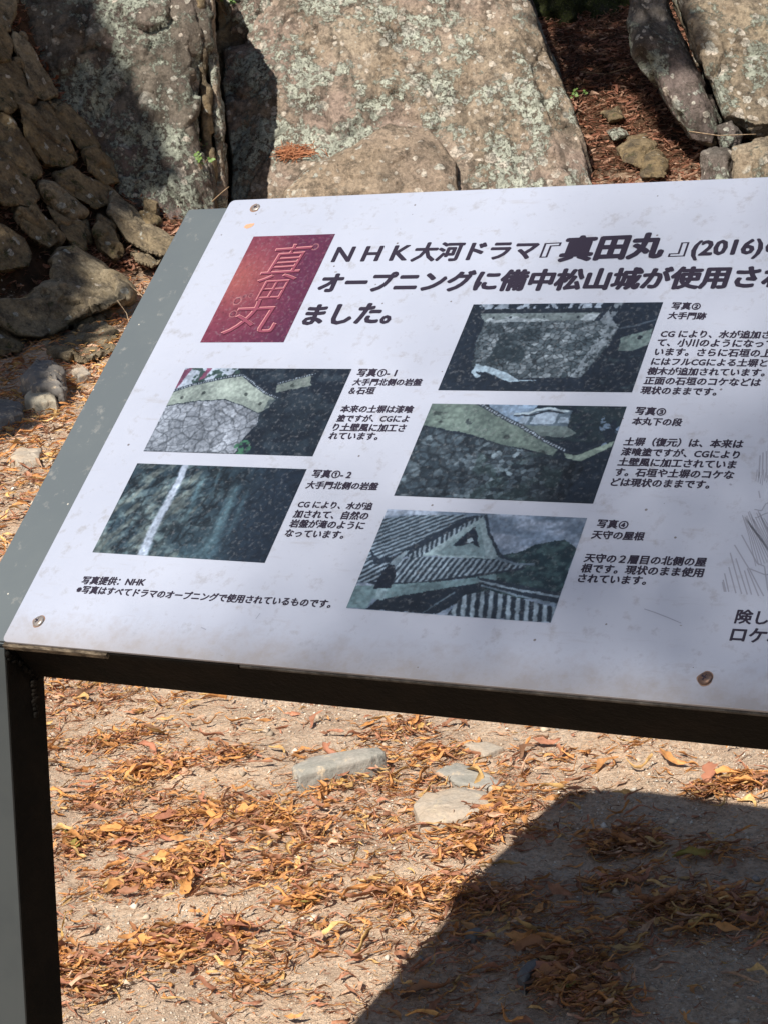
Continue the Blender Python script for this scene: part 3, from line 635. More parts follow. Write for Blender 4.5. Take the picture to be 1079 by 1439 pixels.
x, y = scatter_sr(17000, 9.3, 12.6, .075, .24); leaf_stuff('hollow_leaf_litter', 'red brown leaf litter filling the hollow between the boulders', x, y, .04 + .05 * RNG.random(len(x)), LPAL, [.32, .22, .24, .1, .12], 390, .55, .03, 4, 2, 2)

# matted small leaves gathered in the same drifts as the large ones
mx, my = [], []
for (u, v, su, sv, n) in clusters:
    c0 = ground_pt(u, max(v, 985))[0]; q = int(n * 26); s_, r_ = SR(c0[0], c0[1]); wr_ = su / F * s_ * .62; ws_ = max(sv, 6) / F * s_ / .42 * .75
    x_, y_ = XY(s_ + RNG.normal(0, ws_, q), r_ + RNG.normal(0, wr_, q)); mx.append(x_); my.append(y_)
x, y = np.concatenate(mx), np.concatenate(my)
leaf_stuff('matted_small_leaves', 'matted drifts of small curled rusty leaves on the sand', x, y, .014 + .036 * RNG.random(len(x)) ** 1.4, PAL, [.38, .12, .22, .14, .12, .02], 620, .4, .018, 7, 2, .75)
# thin rolled strips of leaf and stalk lying along the drifts
x, y = scatter_sr(52000, 2.25, 4.5, -.235, .23); k = RNG.random(len(x)) < .10 + .8 * drift(x, y, 31, .40, .60)
x, y = x[k], y[k]; leaf_stuff('leaf_crumbs', 'crushed rusty leaf crumbs sprinkled over the sand', x, y, .005 + .012 * RNG.random(len(x)) ** 1.6, [(.55, .24, .11), (.44, .19, .11), (.60, .36, .20), (.30, .14, .08), (.62, .42, .28)], [.3, .24, .2, .12, .14], 520, .35, .003, 3, 2, 2)
x, y = scatter_sr(9000, 2.25, 4.5, -.235, .23); k = RNG.random(len(x)) < .12 + .7 * drift(x, y, 31)
x, y = x[k], y[k]; leaf_stuff('rolled_leaf_strips', 'thin rolled strips of dry leaf and stalk on the sand', x, y, .022 + .045 * RNG.random(len(x)) ** 1.5, PAL, [.36, .2, .2, .1, .12, .02], 420, .45, .014, 7, 2, .7)
#@@SIGN0
# ------------------------------------------------------------------ the information sign
def ob(u, v):
    d = R.T @ np.array([(u - CX) / F, (v - CY) / F, 1]); k = -CB[2] / d[2]; return (CB + k * d)[:2]
LEGA = math.radians(44.3); LD = np.array([0, math.sin(LEGA), math.cos(LEGA)]); LN = np.array([0, -math.cos(LEGA), math.sin(LEGA)])  # leg direction; LN points away from the viewer
XL, XR = -.545, 5.35; PL, PR = -.268, 5.08; YT, YB = -1.256, 1.758
sroot = empty('information_sign', B2W((2.4, 1.76, 0)) * np.array([1, 1, 0]))
tag(sroot, 'tilted white information board with photographs and Japanese text on a grey and black metal stand', 'sign')
SO = np.array(sroot.location)
def bpart(name, V, Fc, mat, parent=None, bevel=0, smooth=False, label=None, col=None):
    Vw = np.array([B2W(p) for p in V]) - SO
    me = mesh(name, Vw, Fc, mat, smooth, col)
    if bevel:
        bm = bmesh.new(); bm.from_mesh(me); bmesh.ops.recalc_face_normals(bm, faces=bm.faces)
        bmesh.ops.bevel(bm, geom=bm.edges[:], offset=bevel, segments=2, affect='EDGES', profile=.6); bm.to_mesh(me); bm.free()
    o = link(name, me, parent or sroot)
    if label: o['label'] = label
    return o
BOXF = [(0, 1, 2, 3), (7, 6, 5, 4), (0, 4, 5, 1), (1, 5, 6, 2), (2, 6, 7, 3), (3, 7, 4, 0)]
def bbox(name, o, a, b, c, mat, parent=None, bevel=.0008, label=None):
    o, a, b, c = map(np.array, (o, a, b, c)); V = [o, o + a, o + a + b, o + b]; V = V + [v + c for v in V]
    return bpart(name, V, BOXF, mat, parent, bevel, label=label)
# materials
m = NT('white_printed_panel', .42, .35); o = m.co()
n1 = m.noise(o, 5, 5, .6); n2 = m.noise(o, 60, 5, .7); n3 = m.noise(o, 230, 3, .6)
c = m.mix(m.ramp(n1, .35, .7), (.305, .330, .405), (.275, .300, .374))
c = m.mix(m.math('MULTIPLY', m.ramp(n2, .56, .70), .5), c, (.19, .185, .19))
st = m.noise(m.co((9, 55, 55)), 2.0, 5, .7); c = m.mix(m.math('MULTIPLY', m.ramp(st, .60, .72), .25), c, (.2, .18, .16))
v = m.vor(o, 62); vc = m.vor(o, 62, out='Color'); sp = m.n('ShaderNodeSeparateColor'); m.l(vc, sp.inputs[0])
dots = m.math('MULTIPLY', m.math('LESS_THAN', v, m.math('MULTIPLY', sp.outputs[2], .085)), m.math('GREATER_THAN', sp.outputs[0], .5)); c = m.mix(m.math('MULTIPLY', dots, .85), c, (.09, .075, .07))
v = m.vor(m.co((1, 1.9, 1.9), (0, 0, .5)), 27); vc = m.vor(m.co((1, 1.9, 1.9), (0, 0, .5)), 27, out='Color'); sp2 = m.n('ShaderNodeSeparateColor'); m.l(vc, sp2.inputs[0])
d2 = m.math('MULTIPLY', m.math('LESS_THAN', v, m.math('MULTIPLY', sp2.outputs[2], .06)), m.math('GREATER_THAN', sp2.outputs[0], .74)); c = m.mix(m.math('MULTIPLY', d2, .6), c, (.12, .10, .09))
# grime gathered along the lower edge (height above the ground of the low edge)
sz = m.n('ShaderNodeSeparateXYZ'); m.l(o, sz.inputs[0])
low = m.ramp(m.math('ADD', sz.outputs[2], m.math('MULTIPLY', m.math('SUBTRACT', n2, .5), .05)), ZB - 1.758 * math.sin(TH) * U - .002, ZB - 1.758 * math.sin(TH) * U + .022, (1, 1, 1), (0, 0, 0))
c = m.mix(m.math('MULTIPLY', low, .55), c, (.20, .165, .13)); m.color(c)
m.l(m.ramp(n2, .3, .7, (.34,) * 3, (.52,) * 3), m.b.inputs['Roughness'])
m.bump(m.math('ADD', n3, m.math('MULTIPLY', n2, .8)), .12, .001); PANEL = m.m
m = NT('grey_painted_steel', .5, .35); o = m.co(); n = m.noise(o, 9, 5, .6); k = m.noise(o, 60, 4, .7)
c = m.mix(m.ramp(n, .4, .62), (.080, .095, .105), (.088, .103, .111)); c = m.mix(m.math('MULTIPLY', m.ramp(k, .6, .72), .35), c, (.28, .27, .25))
v = m.vor(o, 70); vc = m.vor(o, 70, out='Color'); sp = m.n('ShaderNodeSeparateColor'); m.l(vc, sp.inputs[0])
c = m.mix(m.math('MULTIPLY', m.math('LESS_THAN', v, .07), m.math('GREATER_THAN', sp.outputs[0], .8)), c, (.4, .38, .34)); m.color(c); m.bump(k, .15, .001); GREY = m.m
m = NT('black_painted_steel', .75, .08); o = m.co(); k = m.noise(o, 130, 4, .7); n = m.noise(o, 20, 4, .6)
c = m.mix(m.ramp(n, .45, .65), (.003, .0025, .002), (.007, .005, .0035)); c = m.mix(m.ramp(k, .70, .8), c, (.07, .045, .025)); m.color(c); m.bump(k, .6, .002); BLACK = m.m
m = NT('dark_grey_steel', .55, .25); m.color(m.mix(m.ramp(m.noise(m.co(), 12, 4, .6), .4, .6), (.030, .035, .037), (.037, .042, .043))); DGREY = m.m  # leg fronts get a darker grey than the backing plate
m = NT('dark_screw_metal', .45, .5); k = m.noise(m.co(), 300, 4, .7); m.color(m.mix(m.ramp(k, .4, .6), (.07, .05, .045), (.16, .09, .06))); m.b.inputs['Metallic'].default_value = .4; m.bump(k, .5, .0006); SCREW = m.m
m = NT('steel_screw_metal', .4, .5); k = m.noise(m.co(), 300, 4, .7); m.color(m.mix(m.ramp(k, .4, .6), (.22, .19, .17), (.34, .31, .29))); m.b.inputs['Metallic'].default_value = .5; SCREW2 = m.m
m = NT('rust_stain', .7, .2); m.color((.19, .12, .09)); RUST = m.m
m = NT('printing_ink', .45, .3); m.color((.018, .014, .026)); INK = m.m
m = NT('faint_grey_ink', .5, .3); m.color((.20, .21, .26)); INK2 = m.m
m = NT('weathered_edge', .8, .2); k = m.noise(m.co((1, 3, 3)), 60, 5, .7); m.color(m.mix(m.ramp(k, .4, .65), (.035, .026, .018), (.17, .135, .095))); m.bump(k, .8, .002); EDGE = m.m
m = NT('dark_weathered_edge', .7, .2); m.color(m.mix(m.ramp(m.noise(m.co(), 60, 5, .7), .4, .7), (.02, .018, .016), (.09, .08, .07))); DEDGE = m.m
def photo_mat():
    m = NT('printed_picture', .4, .35); a = m.n('ShaderNodeAttribute'); a.attribute_name = 'Col'
    n = m.noise(m.co(), 240, 3, .6); m.color(m.mix(m.ramp(n, .55, .75), a.outputs[0], m.mix(.12, a.outputs[0], (.4, .42, .46)))); m.bump(n, .08, .001); return m.m
PRINT = photo_mat()
# panel with small rounded corners
def rrect(x0, y0, x1, y1, r, n=5):
    out = []
    for cx_, cy_, a0 in ((x1 - r, y0 + r, -90), (x1 - r, y1 - r, 0), (x0 + r, y1 - r, 90), (x0 + r, y0 + r, 180)):
        for i in range(n): a = math.radians(a0 + 90 * i / (n - 1)); out.append((cx_ + r * math.cos(a), cy_ + r * math.sin(a)))
    return out
def prism(name, pts, z0, z1, mat, parent=None, bevel=0, label=None):
    n = len(pts); V = [(x, y, z0) for x, y in pts] + [(x, y, z1) for x, y in pts]
    Fc = [tuple(range(n)), tuple(range(2 * n - 1, n - 1, -1))] + [((i + 1) % n, i, n + i, n + (i + 1) % n) for i in range(n)]
    return bpart(name, V, Fc, mat, parent, bevel, label=label)
panel = prism('printed_panel', rrect(PL, YT, PR, YB, .03), -.0, .014, PANEL, bevel=.0004)
prism('backing_plate', rrect(XL, -1.212, XR, YB - .012, .012), .0165, .032, GREY, bevel=.0004)
# frame of square tube under the plate, on two legs of the same tube
O = np.array([0, 1.766, .045])
def P_(x, down, deep): return np.array([x, O[1], O[2]]) + LD * down + LN * deep
X1 = -.266; X3, X4 = 4.80, 5.08
bbox('front_rail', (X1 + .002, 1.475, .035), (X3 - X1 - .004, 0, 0), (0, .27, 0), (0, 0, .285), BLACK)
bbox('rear_rail', (X1 + .002, -1.15, .035), (X3 - X1 - .004, 0, 0), (0, .27, 0), (0, 0, .285), BLACK)
for a, b_ in ((XL + .002, X1), (X3, XR - .002)):
    bbox('side_rail', (a, -1.15, .035), (b_ - a, 0, 0), (0, 2.9, 0), (0, 0, .25), GREY)
    bbox('leg', P_(a, .0, .006), (b_ - a, 0, 0), LD * 5.62, LN * .27, BLACK)
    bbox('leg_face_plate', P_(a, .0, -.012), (b_ - a - .001, 0, 0), LD * 5.6, LN * .016, DGREY, label='dark grey front face of the leg')
# weathered strip under the panel edge, in three lengths as in the photograph
bbox('edge_strip', (X1 + .0, YB - .006, .0165), (.62, 0, 0), (0, .022, .0), (0, 0, .03), EDGE, bevel=.0006)
bbox('edge_strip', (X1 + .63, YB - .006, .019), (.72, 0, 0), (0, .013, .0), (0, 0, .026), BLACK, bevel=.0006)
bbox('edge_strip', (X1 + 1.36, YB - .006, .0165), (3.7, 0, 0), (0, .014, .0), (0, 0, .014), DEDGE, bevel=.0006, label='thin dark rim strip along the right part of the panel edge')
# bead of weld across the corner
def onx(u, v, c):
    d = R.T @ np.array([(u - CX) / F, (v - CY) / F, 1]); return CB + d * (c - CB[0]) / d[0]
bmw = bmesh.new(); wr = random.Random(5)
wp = [(12 + 44 * t, 921 + 32 * t) for t in np.linspace(0, 1, 22)] + [(47 + 3 * t, 958 + 48 * t) for t in np.linspace(0, 1, 14)]
for u, v in wp:
    for _ in range(2):
        p = B2W(onx(u + wr.gauss(0, 1.2), v + wr.gauss(0, 1.5), X1 + .006)) - SO
        bmesh.ops.create_icosphere(bmw, subdivisions=1, radius=wr.uniform(.0018, .0032), matrix=Matrix.Translation(p) @ Matrix.Diagonal((wr.uniform(.5, 1.1), wr.uniform(.8, 1.6), wr.uniform(.7, 1.3), 1)))
mw = bpy.data.meshes.new('weld_bead'); bmw.to_mesh(mw); bmw.free(); mw.materials.append(BLACK); mw.polygons.foreach_set('use_smooth', np.ones(len(mw.polygons), dtype=bool)); link('weld_bead', mw, sroot)['kind'] = 'stuff'

def disc(name, x, y, r, h, mat, label=None, slot=True, tilt=0):
    n = 20; prof = [(1.0, 0), (1.0, .35), (.86, .7), (.6, .93), (.25, 1.0)]
    V = []; Fc = []
    for k, (a, b_) in enumerate(prof):
        for i in range(n):
            t = 2 * math.pi * i / n; V.append((x + r * a * math.cos(t), y + r * a * math.sin(t), -.0005 - h * b_ - tilt * math.cos(t) * a))
    for k in range(len(prof) - 1):
        for i in range(n): j = (i + 1) % n; Fc.append((k * n + i, k * n + j, (k + 1) * n + j, (k + 1) * n + i))
    Fc.append(tuple((len(prof) - 1) * n + i for i in range(n)))
    o = bpart(name, V, Fc, mat, smooth=True, label=label)
    if slot:
        for a in (.4, .4 + math.pi / 2):
            dx, dy = math.cos(a), math.sin(a); w = .11 * r; L = .48 * r; z = -.0009 - h
            V = [(x + dx * L * s1 - dy * w * s2, y + dy * L * s1 + dx * w * s2, z + (.002 if a > 1 else .0015) - .002) for s1, s2 in ((-1, -1), (1, -1), (1, 1), (-1, 1))]
            V += [(p[0], p[1], p[2] + .004) for p in V]; bpart('slot', V, BOXF, INK, parent=o)
    return o
for (u, v), mt, lb in (((54.3, 873.5), SCREW2, 'steel screw at the lower left corner'), ((991, 954), SCREW, 'rusty screw by the lower edge on the right')):
    x, y = ob(u, v); disc('screw', x, y, .031, .012, mt, lb, tilt=.004)
    prism('rust_ring', [(x + (.034 + .004 * math.sin(3 * a + u)) * math.cos(a), y + (.034 + .004 * math.sin(2 * a + u)) * math.sin(a)) for a in np.linspace(0, 6.28, 25)[:-1]], -.0004, .001, RUST)
x, y = ob(360, 291.5); disc('screw', x, y, .026, .008, SCREW2, 'pale screw at the upper left corner')
prism('rust_ring', [(x + .034 * math.cos(a) - .004, y + .034 * math.sin(a)) for a in np.linspace(.6, 4.6, 14)] + [(x, y)], -.0004, .001, RUST)

# ---- text: every line its own part
bpy.context.view_layer.update()
def text_line(s, p0, p1, bold=.022, par=None, mat=None, ys=1.0, name='text_line', z=-.0012, lift=0):
    """p0: lower left of the first character, p1: lower right of the last, in the photograph"""
    c = bpy.data.curves.new('t', 'FONT'); c.body = s; c.resolution_u = 2; c.size = 1
    o = bpy.data.objects.new('t', c); COL.objects.link(o); bpy.context.view_layer.update()
    me = bpy.data.meshes.new_from_object(o.evaluated_get(bpy.context.evaluated_depsgraph_get())); bpy.data.objects.remove(o); bpy.data.curves.remove(c)
    n = len(me.vertices); X = np.empty(n * 3); me.vertices.foreach_get('co', X); X = X.reshape(-1, 3)
    offs = [(0, 0)] + [(bold * math.cos(t), bold * math.sin(t)) for t in np.arange(8) * math.pi / 4] if bold < .045 else [(0, 0)] + [(r_ * math.cos(t), r_ * math.sin(t)) for r_ in (bold * .55, bold) for t in np.arange(8) * math.pi / 4]
    pf = [tuple(q.vertices) for q in me.polygons]; X0 = X.copy(); X = np.vstack([X0 + np.array([dx, dy * .8, k_ * .02]) for k_, (dx, dy) in enumerate(offs)])
    pf = [tuple(i + k_ * n for i in q) for k_ in range(len(offs)) for q in pf]; bpy.data.meshes.remove(me); n = len(X)
    a = ob(*p0); b_ = ob(*p1); w = X[:, 0].max() - X[:, 0].min(); k = (b_[0] - a[0]) / w
    y0 = -.08 if len(s) > 1 else X[:, 1].min()
    xx = a[0] + (X[:, 0] - X[:, 0].min()) * k; yb = a[1] + (xx - a[0]) / (b_[0] - a[0]) * (b_[1] - a[1])
    yy = yb - (X[:, 1] - y0) * k * ys + lift
    Vw = np.stack([xx, yy, z - X[:, 2] * .004], 1) @ W.T * U + np.array([0, 0, ZB]) - SO
    me = bpy.data.meshes.new(name); me.from_pydata(Vw.tolist(), [], pf); me.update(); me.materials.append(mat or INK)
    return link(name, me, par or sroot)
HB = .043
text_line('N H K', (464, 370), (570, 367.5), .03, name='heading_line', ys=.92)
text_line('大河ドラマ', (575, 367), (750, 364), HB, name='heading_line')
text_line('『', (757, 362), (781, 361), .006, name='heading_bracket', ys=.62)
text_line('真田丸', (782, 367), (930, 361.5), .055, name='heading_line')
text_line('』', (938, 361), (962, 360), .006, name='heading_bracket', ys=.62)
text_line('(2016)の丘', (968, 361), (1150, 356), HB, name='heading_line')
text_line('オープニングに備中松山城が使用され', (443.5, 411), (1112, 403.5), HB + .008, name='heading_line')
text_line('ました。', (422, 457), (547, 454.5), HB + .005, name='heading_line')
BODY = [
 ('写真①- 1', (500, 529), (555, 529.5)), ('大手門北側の岩盤', (494.5, 541.5), (591, 542)), ('＆石垣', (488.7, 554), (525, 554)),
 ('本来の土塀は漆喰', (477, 579.5), (579, 580.5)), ('塗ですが、CGによ', (472, 592.5), (573, 593.5)), ('り土壁風に加工さ', (466, 605.5), (568, 607)), ('れています。', (460.5, 617.5), (530, 618.5)),
 ('写真①- 2', (437, 671), (492, 673)), ('大手門北側の岩盤', (429, 686.5), (529.5, 689)), ('CG により、水が追', (417, 713.5), (522, 717)), ('加されて、自然の', (411, 727.5), (516, 731)),
 ('岩盤が滝のように', (405.5, 741), (510.5, 744.5)), ('なっています。', (399, 754.5), (482, 757.5)),
 ('写真提供：NHK', (113, 821), (202, 824)), ('※写真はすべてドラマのオープニングで使用されているものです。', (105.5, 833.5), (464, 855)),
 ('写真②', (942, 434.5), (983, 435.5)), ('大手門跡', (937, 448), (991, 449)), ('CG により、水が追加され', (926.5, 474), (1098, 476)), ('て、小川のようになって', (921, 486.5), (1088, 488.5)), ('います。さらに石垣の上', (918, 499.5), (1083, 502)),
 ('にはフルCGによる土塀と', (913.5, 513), (1077, 515.5)), ('樹木が追加されています。', (908, 526.5), (1074, 529)), ('正面の石垣のコケなどは', (903.5, 540), (1068, 543)), ('現状のままです。', (898.5, 553.5), (1006, 556)),
 ('写真③', (891, 582.5), (934, 584.5)), ('本丸下の段', (886.5, 597), (957, 599)), ('土塀（復元）は、本来は', (875, 626), (1043, 630)), ('漆喰塗ですが、CGにより', (871, 640), (1038, 645)), ('土壁風に加工されていま', (866.5, 654.5), (1033, 659)),
 ('す。石垣や土塀のコケな', (862, 669), (1030, 673.5)), ('どは現状のままです。', (856.5, 683), (996, 687)),
 ('写真④', (837, 741.5), (881, 744)), ('天守の屋根', (829.5, 757), (904, 760)), ('天守の２層目の北側の屋', (819, 790), (991, 796.5)), ('根です。現状のまま使用', (814.5, 804.5), (987, 811.5)), ('されています。', (810, 818.5), (907, 822.5)),
 ('険しい岩', (1031, 876), (1130, 882)), ('ロケ地と', (1024, 902), (1128, 908)),
]
for s, a, b_ in BODY: text_line(s, a, b_, .042 if '険' not in s and 'ロケ地' not in s else .032)

# ---- printed photographs, painted point by point on a fine sheet
def lin(c): c = np.asarray(c, float) / 255; return np.where(c < .04045, c / 12.92, ((c + .055) / 1.055) ** 2.4)
def inpoly(x, y, poly):
    r = np.zeros(x.shape, bool); n = len(poly)
    for i in range(n):
        x1, y1 = poly[i]; x2, y2 = poly[(i + 1) % n]
        if y1 == y2: continue
        c = ((y1 > y) != (y2 > y)) & (x < (x2 - x1) * (y - y1) / (y2 - y1) + x1); r ^= c
    return r
def stones(u, v, sc, seed, sx=1, sy=1):
    P = P3(u * sc * sx, v * sc * sy, seed * 1.37); P[:, :2] += (np.stack([fbm(P * 1.5, 2, seed), fbm(P * 1.5, 2, seed + 5)], 1) - .5) * .5
    I = np.floor(P[:, :2]).astype(np.int64); b = np.full(len(P), 9.); s2 = b.copy(); idv = np.zeros(len(P))
    for dx in (-1, 0, 1):
        for dy in (-1, 0, 1):
            a, c = I[:, 0] + dx, I[:, 1] + dy; zz = a * 0 + seed
            d = (P[:, 0] - a - _h(a, c, zz, 1)) ** 2 + (P[:, 1] - c - _h(a, c, zz, 2)) ** 2; h = _h(a, c, zz, 3); mk = d < b
            s2 = np.where(mk, b, np.minimum(s2, d)); idv = np.where(mk, h, idv); b = np.where(mk, d, b)
    return idv.reshape(u.shape), (np.sqrt(s2) - np.sqrt(b)).reshape(u.shape)
def N2(u, v, sx, sy, seed, o=4): return fbm(P3(u * sx, v * sy, seed * .7), o, seed).reshape(u.shape)
class Pic:
    def __init__(s, nx, ny, base):
        s.nx, s.ny = nx, ny; s.u, s.v = np.meshgrid(np.linspace(0, 1, nx), np.linspace(0, 1, ny)); s.c = np.empty((ny, nx, 3)); s.c[:] = base
    def fill(s, mask, col, k=1.0):
        mk = (mask * k)[..., None].astype(float); s.c = s.c * (1 - mk) + np.asarray(col, float) * mk
    def poly(s, pts, col, k=1.0): s.fill(inpoly(s.u, s.v, pts), col, k)
    def line(s, pts, w, col, k=1.0, asp=9 / 16):
        for (x1, y1), (x2, y2) in zip(pts[:-1], pts[1:]):
            dx, dy = x2 - x1, (y2 - y1) * asp; L = dx * dx + dy * dy + 1e-12
            t = np.clip(((s.u - x1) * dx + (s.v - y1) * asp * dy) / L, 0, 1); d = np.hypot(s.u - x1 - t * dx, (s.v - y1) * asp - t * dy)
            s.fill(sstep(w, w * .6, d), col, k)
    def mul(s, f): s.c = s.c * f[..., None]
def A3(a): return a[..., None]
def blend(a, b, t): return np.asarray(a, float) * (1 - A3(t)) + np.asarray(b, float) * A3(t)
def emit(pic, x, y, w, h, name, label, gain=.45, haze=(14, 20, 27)):
    ny_, nx_ = pic.u.shape; sd = int(abs(x) * 97 + abs(y) * 31) + 5
    jx = (N2(pic.u, pic.v, 50, 30, sd, 3) - .5) * 4.2; jy = (N2(pic.u, pic.v, 50, 30, sd + 3, 3) - .5) * 3.4
    gi, gj = np.mgrid[0:ny_, 0:nx_]; C = pic.c[np.clip(np.rint(gi + jy), 0, ny_ - 1).astype(int), np.clip(np.rint(gj + jx), 0, nx_ - 1).astype(int)]
    grn = N2(pic.u, pic.v, 70, 40, sd + 7, 3); big_ = N2(pic.u, pic.v, 6, 4, sd + 11, 3)
    C = C * A3((.62 + .72 * grn) * (.74 + .52 * big_)) if name != 'title_picture' else C * A3(.85 + .3 * grn)
    Cp = np.pad(C, ((1, 1), (1, 1), (0, 0)), 'edge'); C = .64 * C + .09 * (Cp[:-2, 1:-1] + Cp[2:, 1:-1] + Cp[1:-1, :-2] + Cp[1:-1, 2:])
    if name != 'title_picture': gy_ = C.mean(-1, keepdims=True); C = C * .68 + gy_ * .32 * np.array([.80, 1.0, 1.12])
    col = np.clip(C, 0, 255) * .9 + np.array(haze); col = lin(np.clip(col, 0, 250)) * gain
    X = x + pic.u * w; Y = y + pic.v * h
    V = np.stack([X.ravel(), Y.ravel(), np.full(X.size, -.0016)], 1); Vw = V @ W.T * U + np.array([0, 0, ZB]) - SO
    idx = np.arange(X.size).reshape(X.shape); Fc = np.stack([idx[:-1, :-1], idx[1:, :-1], idx[1:, 1:], idx[:-1, 1:]], -1).reshape(-1, 4)
    o = link(name, mesh(name, Vw, Fc, PRINT, False, col.reshape(-1, 3)), sroot); o['label'] = label; return o
PH = 9 / 16
# 1-1 wall with tiles over pale stonework
p = Pic(300, 168, (24, 31, 44)); u, v = p.u, p.v; n = N2(u, v, 14, 9, 3); p.c = blend((16, 22, 34), (42, 50, 60), sstep(.45, .75, n))
p.poly([(0, 0), (.33, 0), (.3, .1), (.1, .2), (0, .26)], (198, 196, 214)); tr = sstep(.47, .53, N2(u, v, 30, 18, 8)); p.fill(inpoly(u, v, [(.03, 0), (.34, 0), (.36, .1), (.1, .22)]) * tr, (52, 74, 62))
for q in ([(.0, .02), (.03, 0), (.045, 0), (.01, .24), (0, .26)], [(.14, 0), (.17, 0), (.15, .12), (.12, .16)]): p.poly(q, (150, 52, 84))
wall = [(0, .30), (.1, .21), (.33, .11), (.38, .1), (.46, .2), (.64, .37), (.62, .46), (.58, .53), (.46, .44), (.34, .37), (.15, .4), (0, .46)]
wc = blend((150, 152, 132), (190, 190, 166), N2(u, v, 10, 14, 5)); wm = inpoly(u, v, wall); p.c = np.where(A3(wm), wc, p.c)
w2 = inpoly(u, v, [(.61, .2), (.78, .08), (.81, .2), (.62, .29)]); p.c = np.where(A3(w2), wc * .8, p.c)
for q in ((.07, .36), (.19, .3), (.45, .31), (.56, .42), (.7, .2)): p.fill((np.hypot((u - q[0]), (v - q[1]) * PH) < .012), (70, 72, 60))
sm = inpoly(u, v, [(0, .47), (.15, .41), (.34, .38), (.46, .45), (.585, .54), (.6, .66), (.56, .8), (.55, 1), (0, 1)])
i1, e1 = stones(u, v, 13, 4, 1, .62); i2, e2 = stones(u, v, 26, 9, 1, .6); sc_ = blend((140, 134, 142), (198, 190, 200), i1 * .6 + i2 * .4) * A3(.6 + .4 * sstep(.0, .16, e1)) * A3(.72 + .28 * sstep(.0, .2, e2))
p.c = np.where(A3(sm), sc_ * A3(.82 + .36 * N2(u, v, 9, 6, 2)), p.c)
def tiles(pts, w=.011, nrep=70):
    p.line(pts, w, (34, 38, 48)); tt = u * 1.0 + v * .1; p_ = np.zeros(u.shape)
    for (x1, y1), (x2, y2) in zip(pts[:-1], pts[1:]):
        dx, dy = x2 - x1, (y2 - y1) * PH; L = dx * dx + dy * dy; t = np.clip(((u - x1) * dx + (v - y1) * PH * dy) / L, 0, 1); d = np.hypot(u - x1 - t * dx, (v - y1) * PH - t * dy)
        p_ = np.maximum(p_, (d < w * .45) * (np.sin(t * math.sqrt(L) * nrep * 2 * math.pi) > 0))
    p.fill(p_, (176, 178, 190))
tiles([(0, .28), (.1, .2), (.31, .095), (.375, .08), (.46, .17), (.55, .28), (.65, .35)]); tiles([(.61, .18), (.8, .06)], .008)
gb = np.hypot(u - .58, (v - .93) * PH) < .05; p.fill(gb * (N2(u, v, 40, 24, 6) > .45), (52, 110, 66)); p.fill(sstep(.4, .6, N2(u, v, 20, 14, 22)) * (u > .6) * (v > .35), (30, 40, 50), .6)
emit(p, 0, 0, 1, PH, 'printed_photograph', 'printed picture of a tiled wall over pale stonework, upper left')
# 1-2 waterfall
p = Pic(300, 168, (22, 34, 44)); u, v = p.u, p.v; n = N2(u, v, 16, 12, 31, 5); r = np.abs(N2(u + v * .15, v, 24, 10, 33, 4) - .5) * 2
base = blend((34, 48, 56), (118, 132, 128), sstep(.4, .75, n) * (1 - sstep(.35, .75, u))); p.c = base * A3(.5 + .65 * sstep(.02, .25, r)); p.fill(sstep(.5, .95, u), (18, 26, 44), .75)
p.fill(sstep(.5, .8, N2(u, v, 8, 5, 37)) * sstep(.45, .2, u) * sstep(.25, .7, v), (120, 142, 132), .6)
p.fill(sstep(.55, .7, N2(u + v * .3, v, 26, 6, 36)) * (u < .5), (150, 142, 118), .5)
for x0, wd, k, y0, y1 in ((.43, .012, .5, .05, .7), (.64, .02, .6, .15, 1), (.52, .008, .35, .0, .3), (.72, .01, .3, .2, .8)):
    xc = x0 + .03 * (N2(v * 0 + .3, v, 1, 7, int(x0 * 100)) - .5) + .02 * v; m_ = np.exp(-((u - xc) / (wd * (1 + v))) ** 2) * sstep(y0, y0 + .1, v) * sstep(y1 + .05, y1 - .2, v) * (.5 + .8 * N2(u, v, 60, 8, 39)); p.fill(np.clip(m_, 0, 1), (120, 160, 170), k)
p.fill(sstep(.6, 1, v) * np.exp(-((u - .62) / .14) ** 2), (86, 120, 132), .45)
xc = .296 + .006 * np.sin(v * 7); p.fill(np.clip(1.2 * np.exp(-((u - xc) / (.019 + .008 * v)) ** 4), 0, 1), (206, 204, 226), .95)
emit(p, 0, .642, 1, PH, 'printed_photograph', 'printed picture of a waterfall down a dark cliff, lower left')
# 2 stone wall with stream
X2_, Y2_ = 1.528, -.430
p = Pic(300, 168, (20, 26, 38)); u, v = p.u, p.v
i1, e1 = stones(u, v, 34, 14, 1, .7); n = N2(u, v, 8, 6, 15); sc_ = blend((52, 60, 64), (158, 158, 162), i1 * sstep(.35, .62, n + .12 * (v > .6))) * A3(.35 + .65 * sstep(.02, .2, e1))
sm = inpoly(u, v, [(.1, .2), (.72, .2), (.82, .25), (.8, .5), (.72, .84), (.38, .86), (.13, .73), (.1, .45)]); p.c = np.where(A3(sm), sc_, p.c)
p.fill((sstep(.45, .6, N2(u, v, 6, 5, 18)) * inpoly(u, v, [(.22, .35), (.4, .3), (.38, .7), (.2, .66)])), (28, 38, 42), .8)
p.poly([(.06, .11), (.7, .11), (.68, .2), (.1, .21)], (120, 124, 120)); p.fill((N2(u, v, 12, 20, 16) > .5) * inpoly(u, v, [(.06, .1), (.7, .1), (.68, .2), (.1, .22)]), (172, 172, 176))
for k in range(6): p.fill(np.hypot(u - .14 - k * .09, (v - .16) * PH) < .006, (30, 32, 40))
p.poly([(.03, .055), (.75, .055), (.73, .11), (.03, .11)], (24, 28, 38)); p.fill((N2(u, v, 34, 10, 19) > .48) * (v < .055) * (u < .72) * (u > .02), (158, 160, 176))
